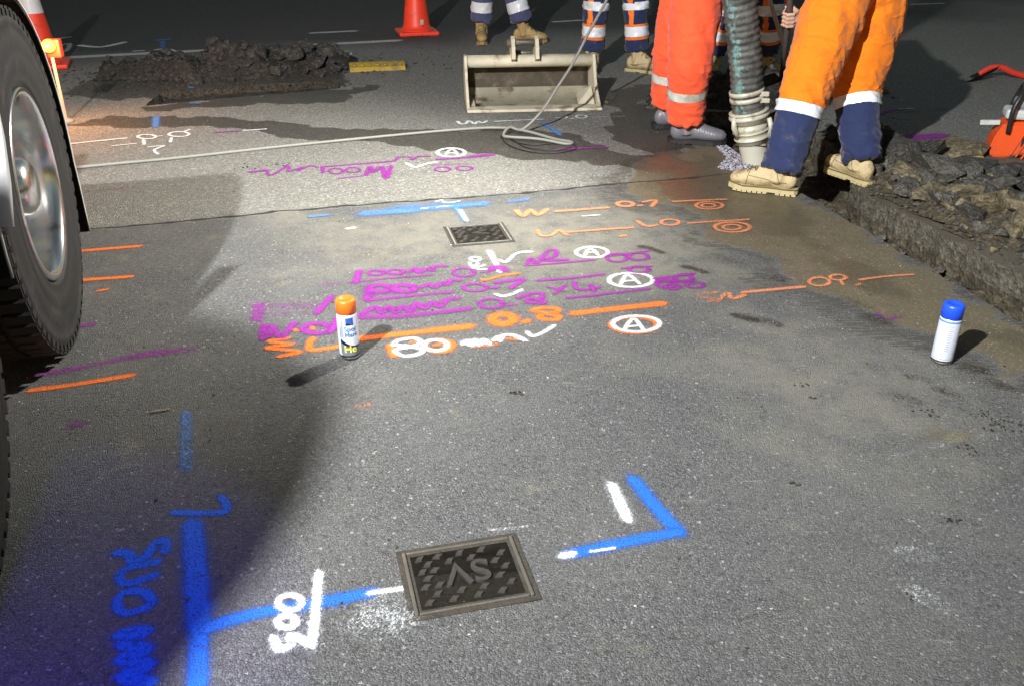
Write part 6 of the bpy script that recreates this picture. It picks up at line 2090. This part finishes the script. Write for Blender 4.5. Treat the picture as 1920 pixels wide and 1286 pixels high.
while cnt < 210:
    u = rnd.gauss(0, 0.6); v = rnd.gauss(0.03, 0.22)
    x = RP[0] + u * math.cos(RP[2]) - v * math.sin(RP[2]); y = RP[1] + u * math.sin(RP[2]) + v * math.cos(RP[2])
    if y > 4.75 or inside((x, y), trench_j) or sdist(np.array([[x, y]]), trench_j)[0] < 0.05: continue
    s = rnd.choice([0.03, 0.04, 0.05, 0.06, 0.08, 0.11, 0.14, 0.18])
    chunk(rub_root, 'asphalt_chunk', x, y, mound_h(x, y, *RP) + s * 0.18, s, rnd.choice('dgggb'), rnd)
    cnt += 1
# more spoil behind the pit
SP2 = (1.62, 6.35, R(10), 0.75, 0.30, 0.17, 21.0)
heap2 = empty('spoil_heap', (1.62, 6.35, 0), 0, 'low grey spoil heap behind the suction hose', 'spoil heap')
mound(*SP2, M['soil_dark'], heap2)
cnt = 0
while cnt < 70:
    u = rnd.gauss(0, 0.4); v = rnd.gauss(0, 0.16)
    x = SP2[0] + u * math.cos(SP2[2]) - v * math.sin(SP2[2]); y = SP2[1] + u * math.sin(SP2[2]) + v * math.cos(SP2[2])
    if sdist(np.array([[x, y]]), trench_j)[0] < 0.03: continue
    s = rnd.choice([0.04, 0.05, 0.07, 0.1, 0.13])
    chunk(heap2, 'asphalt_chunk', x, y, mound_h(x, y, *SP2) + s * 0.15, s, rnd.choice('dgdgb'), rnd)
    cnt += 1
SP3 = (1.92, 5.02, R(-70), 0.50, 0.22, 0.16, 31.0)
heap3 = empty('spoil_heap', (1.92, 5.02, 0), 0, 'dark crumbly spoil between the legs of the bending worker', 'spoil heap')
mound(*SP3, M['soil_dark'], heap3)
for i in range(60):
    u = rnd.gauss(0, 0.28); v = rnd.gauss(0, 0.12)
    x = SP3[0] + u * math.cos(SP3[2]) - v * math.sin(SP3[2]); y = SP3[1] + u * math.sin(SP3[2]) + v * math.cos(SP3[2])
    if sdist(np.array([[x, y]]), trench_j)[0] < 0.02: continue
    s = rnd.choice([0.03, 0.04, 0.05, 0.07, 0.1])
    chunk(heap3, 'asphalt_chunk', x, y, mound_h(x, y, *SP3) + s * 0.15, s, rnd.choice('ddgb'), rnd)

tr_o = bpy.data.objects['trench']
for i in range(110):
    u = rnd.uniform(-0.6, 1.45); v = rnd.uniform(0.03, 0.27)
    q = L0 + tdir * u + tnor * v
    if sdist(np.array([[q.x, q.y]]), trench_j)[0] > -0.02: continue
    s = rnd.choice([0.03, 0.04, 0.06, 0.08, 0.10])
    chunk(tr_o, 'asphalt_chunk', q.x, q.y, -0.15 + rnd.uniform(-0.03, 0.03), s, rnd.choice('kkdg'), rnd)
# loose grit: along the trench, in the trench, over the road
sp = []
for i in range(2600):
    u = rnd.uniform(-1.7, 1.65); v = abs(rnd.gauss(0, 0.5)) + 0.32 if rnd.random() < 0.72 else rnd.uniform(-0.02, 0.3)
    q = L0 + tdir * u + tnor * v
    ins = inside((q.x, q.y), trench_j)
    z = -0.22 + 0.06 * noise.noise(V((q.x * 6, q.y * 6, 1))) if ins else mound_h(q.x, q.y, *RP) + 0.004
    sp.append((q.x, q.y, z, rnd.uniform(0.008, 0.028) if not ins else rnd.uniform(0.015, 0.05)))
pebbles('trench_grit', sp, M['chunk_grey'], 'loose grit and crumbs strewn along the trench')
sp = []
for i in range(650):
    x = rnd.uniform(-2.6, 2.6); y = rnd.uniform(1.1, 8.5)
    if inside((x, y), trench_j) or inside((x, y), pit_j): continue
    sp.append((x, y, gz(x, y) + 0.003, rnd.choice([0.004, 0.005, 0.006, 0.008, 0.010])))
pebbles('road_grit', sp, M['chunk_dark'], 'dark crumbs scattered over the road')
sp = []
for (px_, py_, n_, spread) in ((1860, 785, 26, 0.035), (1890, 798, 18, 0.03), (1808, 842, 16, 0.02), (1748, 775, 12, 0.02), (1500, 720, 8, 0.012), (1488, 906, 8, 0.008), (1783, 975, 7, 0.01), (968, 738, 8, 0.01), (1682, 832, 6, 0.012), (1520, 748, 5, 0.01), (1700, 1120, 5, 0.006), (520, 310, 16, 0.05), (470, 318, 12, 0.05)):
    c = G(px_, py_)
    for i in range(n_):
        x, y = c.x + rnd.gauss(0, spread), c.y + rnd.gauss(0, spread * 0.7)
        sp.append((x, y, gz(x, y) + 0.003, rnd.uniform(0.005, 0.013)))
pebbles('dropped_clods', sp, M['soil_dark'], 'small dark clods dropped on the road at right')
sp = []
for i in range(500):
    x = rnd.uniform(-2.4, 2.4); y = rnd.uniform(1.1, 6.5)
    if inside((x, y), trench_j) or inside((x, y), pit_j): continue
    sp.append((x, y, gz(x, y) + 0.002, rnd.choice([0.003, 0.004, 0.005, 0.007])))
pebbles('pale_chips', sp, simple('pale_stone', (0.5, 0.48, 0.42), 0.8), 'pale stone chips scattered over the road')
# wet pale gravel spilling at the nozzle
sp = []
wp = gpoly([(1335, 270), (1350, 268), (1420, 315), (1400, 332), (1345, 318), (1362, 300)])
while len(sp) < 520:
    x = rnd.uniform(1.05, 1.45); y = rnd.uniform(4.4, 5.3)
    if inside((x, y), wp) and not inside((x, y), trench_j):
        sp.append((x, y, gz(x, y) + 0.004, rnd.uniform(0.008, 0.02)))
pebbles('washed_gravel', sp, M['foam'], 'washed pale gravel at the lip of the trench by the nozzle')


# ------------------------------------------------------------------ cut-off saw at the right edge
q = G(1884, 292)
saw = empty('cutoff_saw', (q.x, q.y, 0.004), R(-18), 'orange and grey petrol cut-off saw standing at the right edge', 'saw')


def part(name, mat, fn, parent=saw, smooth=False):
    bm = bmesh.new(); fn(bm); return mesh_obj(name, bm, mat, parent, smooth)


def housing(bm):
    # tapering front foot and body
    out = [(-0.085, 0.0), (-0.02, 0.0), (0.14, 0.045), (0.17, 0.09), (0.16, 0.16), (0.06, 0.20), (-0.05, 0.19), (-0.085, 0.12), (-0.10, 0.05)]
    va = [bm.verts.new((x, -0.085, z)) for x, z in out]; vb = [bm.verts.new((x * 1.0, 0.085, z)) for x, z in out]
    bm.faces.new(va); bm.faces.new(list(reversed(vb)))
    for i in range(len(out)):
        bm.faces.new((va[i], va[(i + 1) % len(out)], vb[(i + 1) % len(out)], vb[i]))
    bmesh.ops.recalc_face_normals(bm, faces=bm.faces)
    bmesh.ops.bevel(bm, geom=list(bm.edges), offset=0.010, segments=2, affect='EDGES')


part('housing', M['saw_orange'], housing)
part('cooling_fin', M['saw_orange'], lambda bm: [box(bm, 0.0 + 0.03 * i, -0.088, 0.09, 0.008, 0.014, 0.13, M=Matrix.Rotation(R(20), 4, 'Y'), bev=0.002) for i in range(4)])
part('vent_recess', M['black_plastic'], lambda bm: box(bm, 0.085, -0.087, 0.105, 0.075, 0.010, 0.075, bev=0.004))
part('top_cover', M['saw_pale'], lambda bm: box(bm, 0.03, 0, 0.232, 0.17, 0.14, 0.055, bev=0.016))
part('air_filter', M['saw_grey'], lambda bm: box(bm, 0.06, 0.0, 0.285, 0.15, 0.13, 0.06, bev=0.022))
part('filler_cap', M['saw_pale'], lambda bm: lathe(bm, [(0.026, 0), (0.026, 0.012), (0.02, 0.018), (0, 0.018)], 20, Matrix.Translation((0.045, -0.065, 0.285)) @ Matrix.Rotation(R(90), 4, 'X')))
part('rear_handle', M['black_plastic'], lambda bm: loft(bm, spline([(0.13, 0, 0.26), (0.22, 0, 0.31), (0.31, 0, 0.28), (0.33, 0, 0.18), (0.26, 0, 0.10), (0.15, 0, 0.08)], 6), (0.018, 0.022), 10, Vector((0, 1, 0))))
part('front_handle', M['black_plastic'], lambda bm: loft(bm, spline([(-0.03, -0.10, 0.14), (-0.035, -0.12, 0.27), (0.0, -0.08, 0.36), (0.02, 0.06, 0.37), (0.0, 0.11, 0.27), (-0.01, 0.11, 0.12)], 6), 0.013, 10))
part('cutting_arm', M['saw_grey'], lambda bm: box(bm, 0.24, 0.10, 0.16, 0.30, 0.03, 0.075, bev=0.010))
part('blade_guard', M['saw_grey'], lambda bm: lathe(bm, [(0.03, 0.0), (0.15, 0.0), (0.16, 0.01), (0.16, 0.04), (0.15, 0.05)], 32, Matrix.Translation((0.42, 0.17, 0.19)) @ Matrix.Rotation(R(90), 4, 'X')))
part('blade', M['tin'], lambda bm: lathe(bm, [(0.0, 0.0), (0.17, 0.0), (0.172, 0.002), (0.17, 0.004), (0.0, 0.004)], 48, Matrix.Translation((0.42, 0.15, 0.19)) @ Matrix.Rotation(R(90), 4, 'X')))
part('guard_lever', M['saw_pale'], lambda bm: box(bm, -0.105, -0.03, 0.185, 0.10, 0.022, 0.026, M=Matrix.Rotation(R(-4), 4, 'Y'), bev=0.004))
part('rubber_foot', M['saw_pale'], lambda bm: box(bm, 0.115, -0.075, 0.018, 0.035, 0.035, 0.045, bev=0.006))

# red handled shovel lying behind it
q0 = G(1822, 160); q1 = G(1868, 150)
rs = empty('red_handled_shovel', (q1.x, q1.y, 0.005), 0, 'black shovel with a bent red handle lying at the right edge', 'shovel')
Yd = q1.y
bm = bmesh.new()
rl = lambda v: v - V((q1.x, q1.y, 0.005))
hpts = [GY(1836, 140, Yd), GY(1858, 128, Yd), GY(1880, 128, Yd), GY(1900, 137, Yd), GY(1935, 146, Yd), GY(2000, 156, Yd - 0.05), GY(2120, 172, Yd - 0.1)]
loft(bm, spline([rl(v) for v in hpts], 6), (0.022, 0.016), 10, Vector((0, 1, 0)))
mesh_obj('handle', bm, M['red_handle'], rs)
bm = bmesh.new()
blade(bm, rl(GY(1858, 132, Yd)), V((-0.95, -0.25, -0.50)), V((0.30, -0.90, 0.42)), V((-0.45, 0.35, 0.80)), 0.30, 0.25)
mesh_obj('blade', bm, M['black_plastic'], rs)
